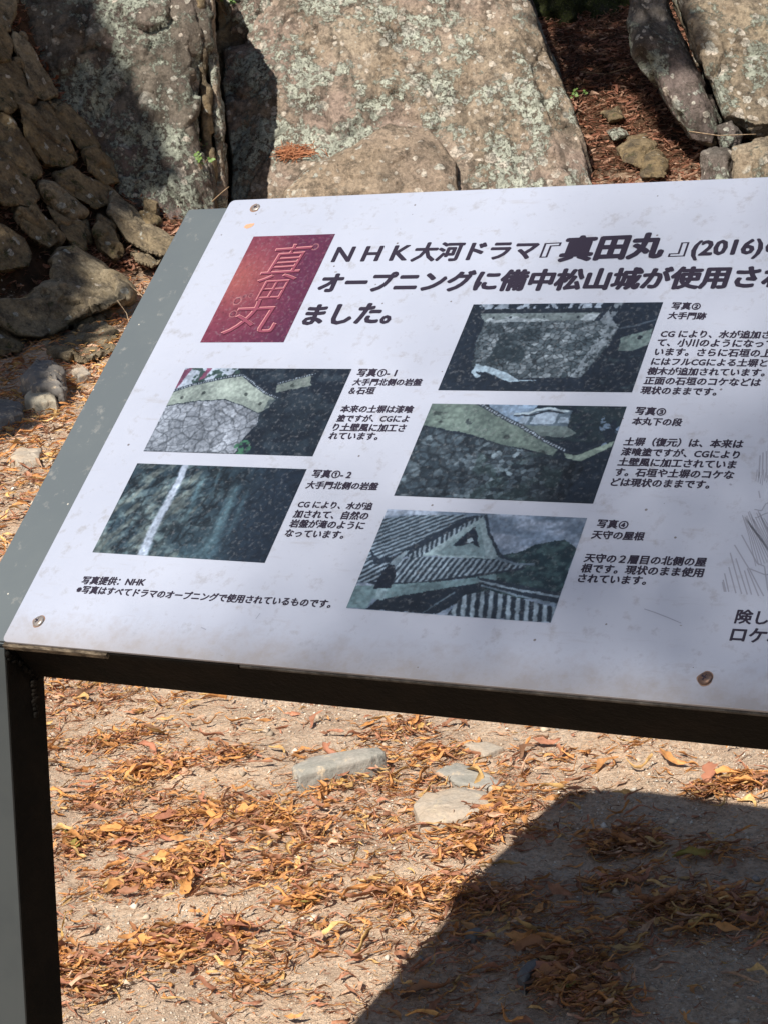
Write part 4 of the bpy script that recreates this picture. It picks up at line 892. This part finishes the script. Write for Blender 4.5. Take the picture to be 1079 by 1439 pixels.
m_ = inpoly(u, v, [(.75, .0), (.8, 0), (.77, .2), (.82, .28), (.76, .6), (.7, .85), (.66, .84), (.72, .5), (.75, .26), (.71, .2)]); p.fill(m_ * (N2(u, v, 60, 24, 21) > .44), (150, 150, 156), .8)
p.poly([(.85, .4), (1, .3), (1, .48), (.93, .55), (.86, .55)], (104, 116, 106)); p.fill(np.hypot(u - .945, (v - .4) * PH) < .013, (22, 26, 30)); p.line([(.8, .3), (.9, .27), (1, .19)], .007, (90, 94, 104), .6)
p.poly([(.15, .70), (.24, .74), (.33, .8), (.4, .875), (.5, .88), (.36, .9), (.3, .86), (.23, .80), (.16, .78), (.2, .84), (.18, .86), (.14, .8)], (170, 184, 200)); p.fill(sstep(.55, .7, N2(u, v, 30, 20, 23)) * (v > .6) * (u > .8), (80, 96, 96), .5)
emit(p, X2_, Y2_, .998, PH, 'printed_photograph', 'printed picture of a stone wall with a white stream, upper right')
# 3 wall rising to the keep
p = Pic(300, 168, (20, 27, 38)); u, v = p.u, p.v
i1, e1 = stones(u, v, 15, 24, 1, .6); i2, e2 = stones(u, v, 34, 26, 1, .7); t = sstep(.15, .45, u); idv = i1 * (1 - t) + i2 * t; ed = e1 * (1 - t) + e2 * t
sc_ = blend((44, 54, 62), (128, 136, 142), idv * sstep(.3, .6, N2(u, v, 7, 6, 25) + .1)) * A3(.55 + .45 * sstep(.0, .25, ed)) * A3(.6 + .6 * i2) * A3(1 - .75 * sstep(.55, .95, u))
p.c = np.where(A3(inpoly(u, v, [(0, .25), (.43, .42), (.72, .55), (.9, .6), (.85, 1), (0, 1)])), sc_, p.c); p.fill(sstep(.45, .6, N2(u, v, 14, 10, 29)) * (u > .35) * (v > .5) * (u < .8), (46, 66, 56), .5)
p.poly([(.3, 0), (.56, 0), (.5, .18), (.42, .2)], (140, 158, 190)); p.fill((N2(u, v, 26, 18, 27) > .46) * (u > .6) * (v < .38), (30, 42, 44), .9); p.fill((N2(u, v, 22, 15, 28) > .6) * (u > .9) * (v < .42), (130, 146, 178), .8)
p.poly([(.5, .2), (.54, .05), (.74, .05), (.74, .22), (.56, .24)], (92, 104, 118)); p.poly([(.55, .2), (.565, .075), (.675, .07), (.672, .2)], (178, 186, 206)); p.poly([(.5, .12), (.54, .12), (.53, .2), (.49, .2)], (160, 168, 186)); p.poly([(.69, .12), (.73, .12), (.74, .18), (.69, .19)], (168, 178, 196))
p.line([(.46, .1), (.52, .09), (.56, .055), (.62, .03), (.68, .055), (.72, .06)], .008, (200, 206, 214)); p.line([(.46, .12), (.54, .11), (.62, .06), (.7, .08)], .006, (30, 34, 46)); p.poly([(.52, .22), (.74, .22), (.8, .29), (.76, .34), (.6, .33), (.55, .27)], (112, 120, 110))
wm = inpoly(u, v, [(0, 0), (.23, 0), (.5, .22), (.74, .44), (.72, .53), (.6, .48), (.43, .42), (.25, .32), (0, .24)]); wc = blend((86, 98, 84), (138, 148, 124), N2(u, v, 9, 7, 44)); wc = wc * A3(1 - .55 * sstep(.62, .7, N2(u, v, 12, 10, 45)))
p.c = np.where(A3(wm), wc, p.c); p.fill((np.hypot(u - .235, (v - .19) * PH) < .02) & (np.hypot(u - .245, (v - .17) * PH) > .016), (52, 58, 54)); tiles([(.24, -.02), (.38, .12), (.52, .24), (.66, .38), (.77, .47)], .013, 60)
p.poly([(.77, .5), (.84, .52), (.93, .43), (1, .36), (1, .42), (.93, .5), (.87, .58), (.8, .56)], (140, 150, 124)); p.line([(.77, .49), (.85, .5), (.93, .4), (1, .33)], .006, (40, 44, 54))
p.fill(sstep(.5, .65, N2(u, v, 22, 14, 48)) * (u > .8) * (v > .6), (40, 48, 60), .6)
emit(p, X2_ - .001, .2177, .998, PH, 'printed_photograph', 'printed picture of a wall climbing to the white keep, middle right')
# 4 castle roof
p = Pic(300, 168, (26, 34, 46)); u, v = p.u, p.v
p.c = blend((120, 132, 158), (182, 184, 208), sstep(.35, .65, N2(u, v, 5, 14, 51)));
tm = inpoly(u, v, [(.5, .42), (.58, .34), (.66, .4), (.74, .36), (.8, .28), (.86, .25), (.93, .22), (1, .3), (1, .8), (.55, .8)]); p.c = np.where(A3(tm), blend((24, 44, 48), (60, 84, 80), sstep(.45, .7, N2(u, v, 26, 20, 53))), p.c)
def stripes(poly, ang, n, a, b_, ph=0, duty=.2):
    m_ = inpoly(u, v, poly); k = (u * math.cos(ang) + v * PH * math.sin(ang)) * n + ph; k = k + .12 * N2(u, v, 30, 20, n)
    s_ = .5 + .5 * np.sin(k * 2 * math.pi); p.c = np.where(A3(m_), blend(a, b_, sstep(duty, .85, s_)) * A3(.75 + .5 * N2(u, v, 18, 12, n + 3)), p.c)
stripes([(0, .1), (.14, .05), (.42, .02), (.36, .18), (.22, .4), (.06, .5), (0, .52)], 1.05, 46, (44, 54, 66), (150, 162, 178))
stripes([(0, .52), (.1, .46), (.16, .5), (.1, .76), (0, .74)], .9, 40, (34, 42, 54), (150, 160, 174))
p.poly([(0, .42), (.06, .5), (.14, .46), (.18, .38), (.42, .04), (.5, .02), (.24, .42), (.14, .52), (.05, .56)], (34, 42, 56)); stripes([(.19, .46), (.47, .03), (.5, .04), (.25, .5)], -.25, 44, (40, 50, 62), (160, 170, 182))
p.poly([(.5, .03), (.52, .1), (.645, .42), (.63, .44), (.27, .45)], (162, 178, 180)); p.poly([(.49, .1), (.585, .42), (.33, .43)], (128, 148, 150)); p.poly([(.475, .13), (.5, .2), (.535, .34), (.49, .3), (.45, .33), (.4, .33)], (26, 34, 48)); p.fill(np.hypot(u - .478, (v - .27) * PH) < .014, (190, 200, 206)); p.line([(.51, .02), (.56, .2), (.65, .4), (.74, .47)], .009, (40, 48, 62))
stripes([(.16, .5), (.27, .46), (.65, .44), (.8, .5), (.62, .58), (.4, .7), (.12, .78), (.13, .6)], .35, 38, (38, 47, 60), (158, 168, 180)); p.line([(.64, .43), (.74, .48), (.83, .47)], .008, (110, 122, 136)); p.line([(.08, .74), (.3, .72), (.6, .6), (.78, .52)], .008, (30, 36, 48))
p.poly([(0, .78), (.12, .76), (.5, .66), (.66, .58), (.68, .64), (.5, .72), (.24, .9), (.12, .86), (.1, 1), (0, 1)], (120, 146, 148)); p.poly([(.14, .9), (.5, .72), (.66, .66), (.6, .78), (.45, 1), (.1, 1)], (22, 30, 42)); p.poly([(.13, .52), (.17, .42), (.2, .4), (.16, .56), (.13, .72), (.1, .72)], (128, 140, 150))
p.poly([(.12, .56), (.15, .55), (.18, .64), (.18, .78), (.1, .8), (.1, .68)], (18, 22, 34)); p.poly([(.12, .79), (.17, .79), (.17, .9), (.12, .9)], (140, 160, 164)); p.line([(.38, 1), (.5, .78)], .004, (120, 134, 146), .8)
p.poly([(.58, .62), (1, .72), (1, .84), (.64, .72)], (34, 42, 54)); p.line([(.6, .66), (.8, .72), (1, .76)], .007, (150, 160, 172)); p.line([(.62, .7), (.8, .77), (1, .83)], .006, (120, 132, 146))
stripes([(.55, .8), (.66, .74), (1, .86), (1, 1), (.5, 1)], -.25, 24, (30, 38, 50), (168, 178, 190))
emit(p, X2_ - .005, .8602, .998, PH, 'printed_photograph', 'printed picture of a castle roof gable against clouds, lower right')
# title card with carved lettering
TX, TY, TW, TH_ = .010, -.959, .5166, .779
p = Pic(150, 220, (150, 74, 96)); u, v = p.u, p.v
p.c = blend((118, 50, 78), (150, 72, 98), N2(u, v, 5, 7, 61)); p.fill(np.exp(-(((u - .05) / .45) ** 2 + ((v - .42) / .3) ** 2)), (214, 128, 112), .6); p.fill(sstep(.55, 1.1, u + (1 - v) * .35), (96, 44, 80), .75); p.fill(sstep(.7, 1, v) * u, (92, 44, 78), .7)
r = np.abs(N2(u, v, 7, 10, 63) - .5); p.fill(sstep(.012, .004, r), (104, 46, 66), .45); r = np.abs(N2(u, v, 6, 9, 66) - .5); p.fill(sstep(.01, .002, r) * (u > .4), (190, 110, 130), .5)
for q, s_ in (((.83, .12), .03), ((.2, .62), .035), ((.26, .58), .015), ((.33, .57), .018), ((.23, .74), .03)):
    d = np.hypot((u - q[0]) * .8, (v - q[1]) * 1.1); p.fill(sstep(.008, .002, np.abs(d - s_)), (222, 160, 160), .8); p.fill(sstep(.008, .002, np.abs(d - s_ * .75)), (70, 24, 50), .6)
tc = emit(p, TX, TY, TW, TH_, 'title_picture', 'crimson title picture with carved vertical lettering', .46, (6, 6, 6))
m = NT('carved_letter_dark', .5, .3); m.color(tuple(lin((92, 34, 58)) * .42)); CD = m.m
m = NT('carved_letter_light', .5, .3); m.color(tuple(lin((226, 158, 160)) * .5)); CLt = m.m
m = NT('carved_letter_face', .5, .3); m.color(tuple(lin((158, 82, 104)) * .46)); CFc = m.m
def glyph(s, x, y, w, h, mat, z, off, dx=0, dy=0, shear=0.0):
    c = bpy.data.curves.new('t', 'FONT'); c.body = s; c.resolution_u = 3; c.offset = off; o = bpy.data.objects.new('t', c); COL.objects.link(o); bpy.context.view_layer.update()
    me = bpy.data.meshes.new_from_object(o.evaluated_get(bpy.context.evaluated_depsgraph_get())); bpy.data.objects.remove(o)
    n = len(me.vertices); X = np.empty(n * 3); me.vertices.foreach_get('co', X); X = X.reshape(-1, 3); X[:, 0] -= .5; X[:, 1] -= .37
    xx = x + X[:, 0] * w + dx + .03 * w * np.sin(X[:, 1] * 6) + shear * X[:, 1] * w; yy = y - X[:, 1] * h + dy + .05 * h * X[:, 0] * -1
    Vw = np.stack([xx, yy, np.full(n, z)], 1) @ W.T * U + np.array([0, 0, ZB]) - SO
    me.vertices.foreach_set('co', Vw.ravel()); me.update(); me.materials.clear(); me.materials.append(mat); me.name = 'carved_letter'; link('carved_letter', me, tc)
for s, gy_, w_, h_ in (('真', .27, .27, .30), ('田', .52, .18, .17), ('丸', .77, .34, .27)):
    x_ = TX + TW * (.57 if s != '丸' else .52); y_ = TY + TH_ * gy_
    glyph(s, x_, y_, w_, h_, CLt, -.0022, .0, -.0028, -.0028); glyph(s, x_, y_, w_, h_, CD, -.0026, .0, .0028, .0028); glyph(s, x_, y_, w_, h_, CFc, -.0030, -.012)
# faint line drawing at the right edge
SKV, SKF = [], []
def sk(pts, w=.006):
    q = [ob(*a) for a in pts]
    for a, b_ in zip(q[:-1], q[1:]):
        d = np.array(b_) - a; L = np.linalg.norm(d) + 1e-9; nrm = np.array([-d[1], d[0]]) / L * w / 2; i = len(SKV)
        for t in (a + nrm, b_ + nrm, b_ - nrm, a - nrm): SKV.append((t[0], t[1], -.0012))
        SKF.append((i, i + 1, i + 2, i + 3))
for k in range(16):
    t = k / 15; sk([(1043 + 30 * t, 724 + 6 * math.sin(k)), (1052 + 44 * t, 752 + 16 * t), (1062 + 60 * t, 796 - 20 * t)], .004)
for a in ([(1015, 818), (1018, 832)], [(1018, 806), (1024, 832)], [(1024, 797), (1034, 834)], [(1026, 777), (1042, 835)], [(1034, 785), (1050, 836)], [(1032, 766), (1052, 799), (1075, 808), (1100, 806)], [(1050, 799), (1066, 838)], [(1053, 800), (1073, 838)], [(1046, 802), (1056, 836)], [(1042, 752), (1064, 792), (1074, 796), (1079, 830)],
          [(1068, 640), (1066, 672)], [(1072, 636), (1071, 668)], [(1077, 634), (1077, 672)], [(1060, 716), (1070, 718), (1076, 708), (1100, 700)], [(1062, 728), (1075, 722), (1100, 716)], [(1066, 690), (1068, 700)], [(1020, 832), (1016, 815)]): sk(a, .006)
for k in range(14): sk([(1064 + k * 3.0, 660 + (k % 3) * 4), (1062 + k * 3.0, 676 + (k % 4) * 2)], .004)
for k in range(12): sk([(1047 + k * 2.2, 727 + k * 3), (1056 + k * 2.6, 742 + k * 3.4)], .007)
bpart('line_drawing', SKV, SKF, INK2)
# leaf fragment, scuffs and small marks
def fleck(pts, mat, name='scuff', z=-.001): 
    q = [ob(*a) for a in pts]; bpart(name, [(a[0], a[1], z) for a in q], [tuple(range(len(q)))], mat)
m = NT('dry_leaf_fragment', .7, .2); m.color((.46, .24, .15)); LEAFBIT = m.m
fleck([(343, 319), (346, 315.5), (352, 314), (358, 313.5), (357, 316), (353, 319), (347, 321)], LEAFBIT, 'leaf_fragment')
sk2 = len(SKV)
SKV, SKF = [], []
sk([(905, 856), (920, 861), (938, 868), (957, 876)], .004); sk([(1025, 680), (1028, 682)], .008); sk([(497, 842), (502, 844)], .006); sk([(283, 882), (290, 885)], .006); sk([(360, 870), (366, 862)], .004)
bpart('scratch', SKV, SKF, INK2)
#@@SIGN1
#@@EXTRAS
# ------------------------------------------------------------------ overhanging trees (out of the frame) whose crowns shade the bank
bpy.context.view_layer.update()
hidden = [o for o in bpy.data.objects if o.parent == sroot or o.parent in sroot.children[:]]
def hit(u, v):
    dg = bpy.context.evaluated_depsgraph_get(); o_ = Vector(CAM); d = Vector(ray(u, v)).normalized()
    for _ in range(12):
        ok, loc, nrm, i, ob_, mx = SC.ray_cast(dg, o_, d)
        if not ok: return None
        if ob_ in hidden: o_ = loc + d * .002; continue
        return np.array(loc)
    return None
E1 = np.cross(SUN, [0, 0, 1]); E1 /= np.linalg.norm(E1); E2 = np.cross(E1, SUN)
def shade_poly(px): 
    out = []
    for u, v in px:
        h_ = hit(u, v)
        if h_ is not None: out.append((h_ @ E1, h_ @ E2))
    return out
def leaf_card_crown(parts, t0, t1, size, density, seed, soft=0.0):
    """leaf clumps filling the crown above the given places; each clump is a bent leaf of its own"""
    r = np.random.default_rng(seed); V = []; Fc = []
    for poly, dens in parts:
        P = np.array(poly); lo, hi = P.min(0), P.max(0); n = int((hi - lo).prod() * density * dens)
        q = r.uniform(lo, hi, (n, 2)); q = q[inpoly(q[:, 0], q[:, 1], [tuple(p) for p in poly])]
        for a, b_ in q:
            t = r.uniform(t0, t1); c = E1 * a + E2 * b_ + SUN * (t)
            # measured from the plane through the origin square to the sun
            n1_ = r.normal(0, 1, 3) + SUN * 1.2; n1_ /= np.linalg.norm(n1_); x1 = np.cross(n1_, r.normal(0, 1, 3)); x1 /= np.linalg.norm(x1); y1 = np.cross(n1_, x1)
            sz = size * r.uniform(.6, 1.3); i = len(V)
            V += [c - x1 * sz, c + y1 * sz * .38 + n1_ * sz * .1, c + x1 * sz, c - y1 * sz * .38 + n1_ * sz * .1]; Fc.append((i, i + 1, i + 2, i + 3))
    return V, Fc
m = NT('tree_leaf', .6, .3); m.color((.06, .085, .025)); TLEAF = m.m
m = NT('tree_bark', .9, .1); m.color(m.mix(m.ramp(m.noise(m.co((6, 6, 1)), 8, 5, .6), .4, .6), (.09, .07, .05), (.16, .13, .1))); BARK = m.m
L_ = shade_poly([(-160, -70), (60, -70), (122, -60), (128, 0), (150, 62), (190, 128), (222, 190), (248, 255), (215, 262), (190, 268), (210, 312), (190, 300), (168, 296), (172, 330), (160, 352), (118, 366), (96, 372), (120, 392), (112, 410), (80, 432), (150, 455), (100, 490), (84, 512), (95, 535), (60, 548), (46, 562), (40, 590), (0, 612), (-160, 640)])
R_ = shade_poly([(735, -80), (900, -80), (905, -20), (960, -10), (985, 40), (1000, 60), (960, 90), (925, 100), (900, 85), (925, 118), (880, 122), (800, 130), (775, 95)])
def tree(poly, t0, label, trunk_xy, seed, dens=1.0):
    cen = np.array(poly).mean(0); tc_ = E1 * cen[0] + E2 * cen[1] + SUN * ((t0[0] + t0[1]) / 2); base = np.array([trunk_xy[0], trunk_xy[1], float(hgt(np.array([trunk_xy[0]]), np.array([trunk_xy[1]]))[0]) - .05])
    root = empty('tree', base); tag(root, label, 'tree')
    V, Fc = leaf_card_crown([(poly, dens)], t0[0], t0[1], .085, 1500, seed); V = np.array(V) - base
    link('crown', mesh('crown', V, Fc, TLEAF), root)
    bmt = bmesh.new()
    def limb(pts, r0, r1):
        rings = []
        for k, p_ in enumerate(pts):
            rad = r0 + (r1 - r0) * k / (len(pts) - 1); d = (pts[min(k + 1, len(pts) - 1)] - pts[max(k - 1, 0)]); d = d / np.linalg.norm(d); a = np.cross(d, [.3, 1, .1]); a /= np.linalg.norm(a); b2 = np.cross(d, a)
            rings.append([bmt.verts.new(p_ + (a * math.cos(t) + b2 * math.sin(t)) * rad) for t in np.arange(10) * math.pi / 5])
        for a, b2 in zip(rings[:-1], rings[1:]):
            for i in range(10): bmt.faces.new((a[i], a[(i + 1) % 10], b2[(i + 1) % 10], b2[i]))
    top = (tc_ - base); rt = random.Random(seed); mid = np.array([0, 0, top[2] * .72])
    limb([np.array([0, 0, 0.]), mid * .5 + np.array([.06, .03, 0]), mid, mid * .75 + top * .25 + np.array([0, 0, .3])], .15, .09)
    for k in range(7):
        e = top + np.array([rt.uniform(-1, 1), rt.uniform(-.8, .8), rt.uniform(-.2, .8)]) * .8; s0 = mid * rt.uniform(.85, 1); limb([s0, s0 * .5 + e * .5 + np.array([0, 0, .25]), e], .06, .015)
    mt = bpy.data.meshes.new('trunk'); bmt.to_mesh(mt); bmt.free(); mt.materials.append(BARK); link('trunk', mt, root)
def off(poly):   # distance along the sun direction of the shaded places, so the crowns hang clear above them
    return 0
bl = XY(3.2, -4.6); br = XY(13.5, 5.5)
hL = hit(60, 300); hR = hit(840, 60)
dL = float(hL @ SUN); dR = float(hR @ SUN)
tree(L_, (dL + 5.5, dL + 8.5), 'leafy tree left of the view whose crown shades the rocky bank', bl, 4, 1.0)
tree(R_, (dR + 7.5, dR + 11), 'leafy tree right of the view whose crown shades the mossy rock', br, 5, .8)
# a high thin crown behind the photographer: its far-off leaves blur into a soft half shade over the right of the board
m = NT('high_tree_leaf', .6, .3); m.color((.07, .09, .03)); HL = m.m
def high_crown():
    r = np.random.default_rng(9); V = []; Fc = []
    n = 2600
    for _ in range(n):
        x, y = r.uniform(.6, 6.6), r.uniform(-4.5, 2.4)
        k = float(sstep(.4, 4.0, x + .75 * (y - .2)))
        if r.random() > k: continue
        p = B2W((x, y, 0)); c = p + SUN * r.uniform(15, 20)
        n1_ = r.normal(0, 1, 3) + SUN * 1.2; n1_ /= np.linalg.norm(n1_); x1 = np.cross(n1_, r.normal(0, 1, 3)); x1 /= np.linalg.norm(x1); y1 = np.cross(n1_, x1); sz = .034 * r.uniform(.7, 1.3); i = len(V)
        V += [c - x1 * sz, c + y1 * sz * .45, c + x1 * sz, c - y1 * sz * .45]; Fc.append((i, i + 1, i + 2, i + 3))
    return np.array(V), Fc
V_, F_ = high_crown(); cb_ = V_.mean(0); tb = np.array([cb_[0] + 2.5, cb_[1] - 1.5, -.05])
troot = empty('tree', tb); tag(troot, 'tall thin leaved tree standing behind the viewer', 'tree')
link('crown', mesh('crown', V_ - tb, F_, HL), troot)
bt = bmesh.new(); tp = cb_ - tb
for a_, b_, r0, r1 in ((np.zeros(3), np.array([-.1, 0, tp[2] * .8]), .18, .10), (np.array([-.1, 0, tp[2] * .8]), tp, .09, .02), (np.array([-.1, 0, tp[2] * .7]), tp * np.array([.6, 1.3, .95]), .07, .02)):
    d_ = Vector(b_ - a_); mt_ = Matrix.Translation(Vector((a_ + b_) / 2)) @ d_.to_track_quat('Z', 'Y').to_matrix().to_4x4()
    bmesh.ops.create_cone(bt, cap_ends=True, segments=10, radius1=r0, radius2=r1, depth=d_.length, matrix=mt_)
me_ = bpy.data.meshes.new('trunk'); bt.to_mesh(me_); bt.free(); me_.materials.append(BARK); link('trunk', me_, troot)
# ------------------------------------------------------------------ small growth and dead twigs
m = NT('fresh_green_leaf', .5, .4); m.color(m.mix(m.ramp(m.noise(m.co(), 40, 3, .5), .4, .6), (.07, .13, .025), (.12, .19, .045))); GRN = m.m
m = NT('dry_twig', .85, .15); m.color(m.mix(m.ramp(m.noise(m.co(), 60, 3, .5), .4, .6), (.22, .15, .09), (.36, .27, .18))); TWG = m.m
def tube_mesh(name, paths, r, mat, origin):
    V = []; Fc = []
    for pts in paths:
        pts = [np.asarray(q, float) for q in pts]; b0 = len(V)
        for k, q in enumerate(pts):
            d = pts[min(k + 1, len(pts) - 1)] - pts[max(k - 1, 0)]; d = d / (np.linalg.norm(d) + 1e-9); a = np.cross(d, [.31, .2, .93]); a /= np.linalg.norm(a); b2 = np.cross(d, a); rad = r * (1 - .6 * k / len(pts))
            V += [q + (a * math.cos(t) + b2 * math.sin(t)) * rad - origin for t in (0, 1.57, 3.14, 4.71)]
        for k in range(len(pts) - 1):
            for i in range(4): Fc.append((b0 + k * 4 + i, b0 + k * 4 + (i + 1) % 4, b0 + k * 4 + 4 + (i + 1) % 4, b0 + k * 4 + 4 + i))
    return mesh(name, V, Fc, mat)
pr = random.Random(11)
TOW = -np.array([fwd[0], fwd[1], 0.])
def seedling(u, v, h, n, label):
    b = hit(u, v)
    if b is None: return
    rt = empty('seedling', b); tag(rt, label, 'plant'); st = []
    lv = []; lf = []
    for k in range(n):
        tip = b + TOW * h * .35 + np.array([pr.uniform(-.6, .6), pr.uniform(-.3, .3), pr.uniform(.2, 1)]) * h
        st.append([b, (b + tip) / 2 + TOW * .01, tip])
        for q in range(2):
            c = tip + np.array([pr.uniform(-1, 1), pr.uniform(-1, 1), pr.uniform(-.4, .4)]) * h * .25; ax = np.array([pr.uniform(-1, 1), pr.uniform(-.4, .4), pr.uniform(-.5, .3)]); ax /= np.linalg.norm(ax); sd = np.cross(ax, TOW + np.array([0, 0, .8])); sd /= np.linalg.norm(sd); L = h * pr.uniform(.28, .45); i = len(lv); up_ = np.cross(sd, ax)
            for t, w_ in ((0, 0), (.35, .34), (.7, .26), (1, 0)):
                if w_ == 0: lv.append(c + ax * L * t - b)
                else: lv += [c + ax * L * t + sd * L * w_ + up_ * L * .08 - b, c + ax * L * t - sd * L * w_ + up_ * L * .08 - b]
            lf += [(i, i + 1, i + 2), (i + 1, i + 3, i + 4, i + 2), (i + 3, i + 5, i + 4)]
    link('stem', tube_mesh('stem', st, .0012, TWG, b), rt); link('foliage', mesh('foliage', lv, lf, GRN), rt)
seedling(283, 238, .075, 7, 'small bright green seedling rooted at the foot of the lichened boulder edge')
seedling(286, 205, .035, 3, 'tiny green sprig just above the seedling in the cleft')
seedling(812, 138, .06, 6, 'small green sprout beside the right edge of the largest boulder')
seedling(318, 22, .12, 6, 'dark leafy plant growing in the shaded recess of the cleft')
def twigs(name, cat, label, starts, n, L, r, sp):
    ps = []
    for _ in range(n):
        u, v = pr.choice(starts); h_ = hit(u + pr.gauss(0, sp), v + pr.gauss(0, sp * .35))
        if h_ is None: continue
        d = rgt * pr.gauss(0, 1) + np.array([0, 0, 1]) * pr.gauss(0, .35) + TOW * pr.uniform(0, .5); d /= np.linalg.norm(d); q = h_ + TOW * .015
        ps.append([q - d * L * .5 * pr.uniform(.5, 1), q + TOW * .006, q + d * L * .5 * pr.uniform(.5, 1)])
    if ps:
        o_ = np.array(ps[0][1]); tag(link(name, tube_mesh(name, ps, r, TWG, o_), None, o_), label, cat)
m = NT('dead_needles', .8, .15); m.color(m.mix(m.ramp(m.noise(m.co(), 60, 3, .5), .4, .6), (.26, .10, .05), (.42, .19, .10))); NEED = m.m
ps = []; nb_ = hit(416, 212)
for _ in range(150):
    u, v = pr.gauss(414, 14), pr.gauss(213, 3.6); h_ = hit(u, v)
    if h_ is None: continue
    d = rgt * pr.gauss(0, 1) + np.array([0, 0, 1]) * pr.gauss(0, .4); d /= np.linalg.norm(d); q = h_ + TOW * pr.uniform(.005, .04); L = pr.uniform(.02, .05)
    ps.append([q - d * L, q + np.array([0, 0, .004]), q + d * L])
tag(link('needle_clump', tube_mesh('needle_clump', ps, .0022, NEED, nb_), None, nb_), 'clump of reddish dead needles caught on the ledge of the largest boulder', 'dead needles')
for (pp, lb) in (([(298, 283), (312, 270), (322, 262)], 'pale bent twig in the dark cleft above the board corner'), ([(165, 422), (178, 440), (181, 452)], 'thin pale twig hanging under the large slab'), ([(180, 398), (196, 412), (204, 420)], 'reddish forked twig beside the tip of the large slab'),
                 ([(968, 184), (1010, 190), (1062, 188)], 'long thin twig lying across the foot of the diagonal crack'), ([(815, 100), (850, 104), (890, 92)], 'thin bare twig against the dark mossy rock')):
    q = [hit(u, v) for u, v in pp]
    if any(x is None for x in q): continue
    dmin = min(np.dot(x - CAM, fw) for x in q); q = [at(u, v, dmin - .06 - .01 * i) for i, (u, v) in enumerate(pp)]
    tag(link('twig', tube_mesh('twig', [q], .0028, TWG, q[0]), None, q[0]), lb, 'twig')
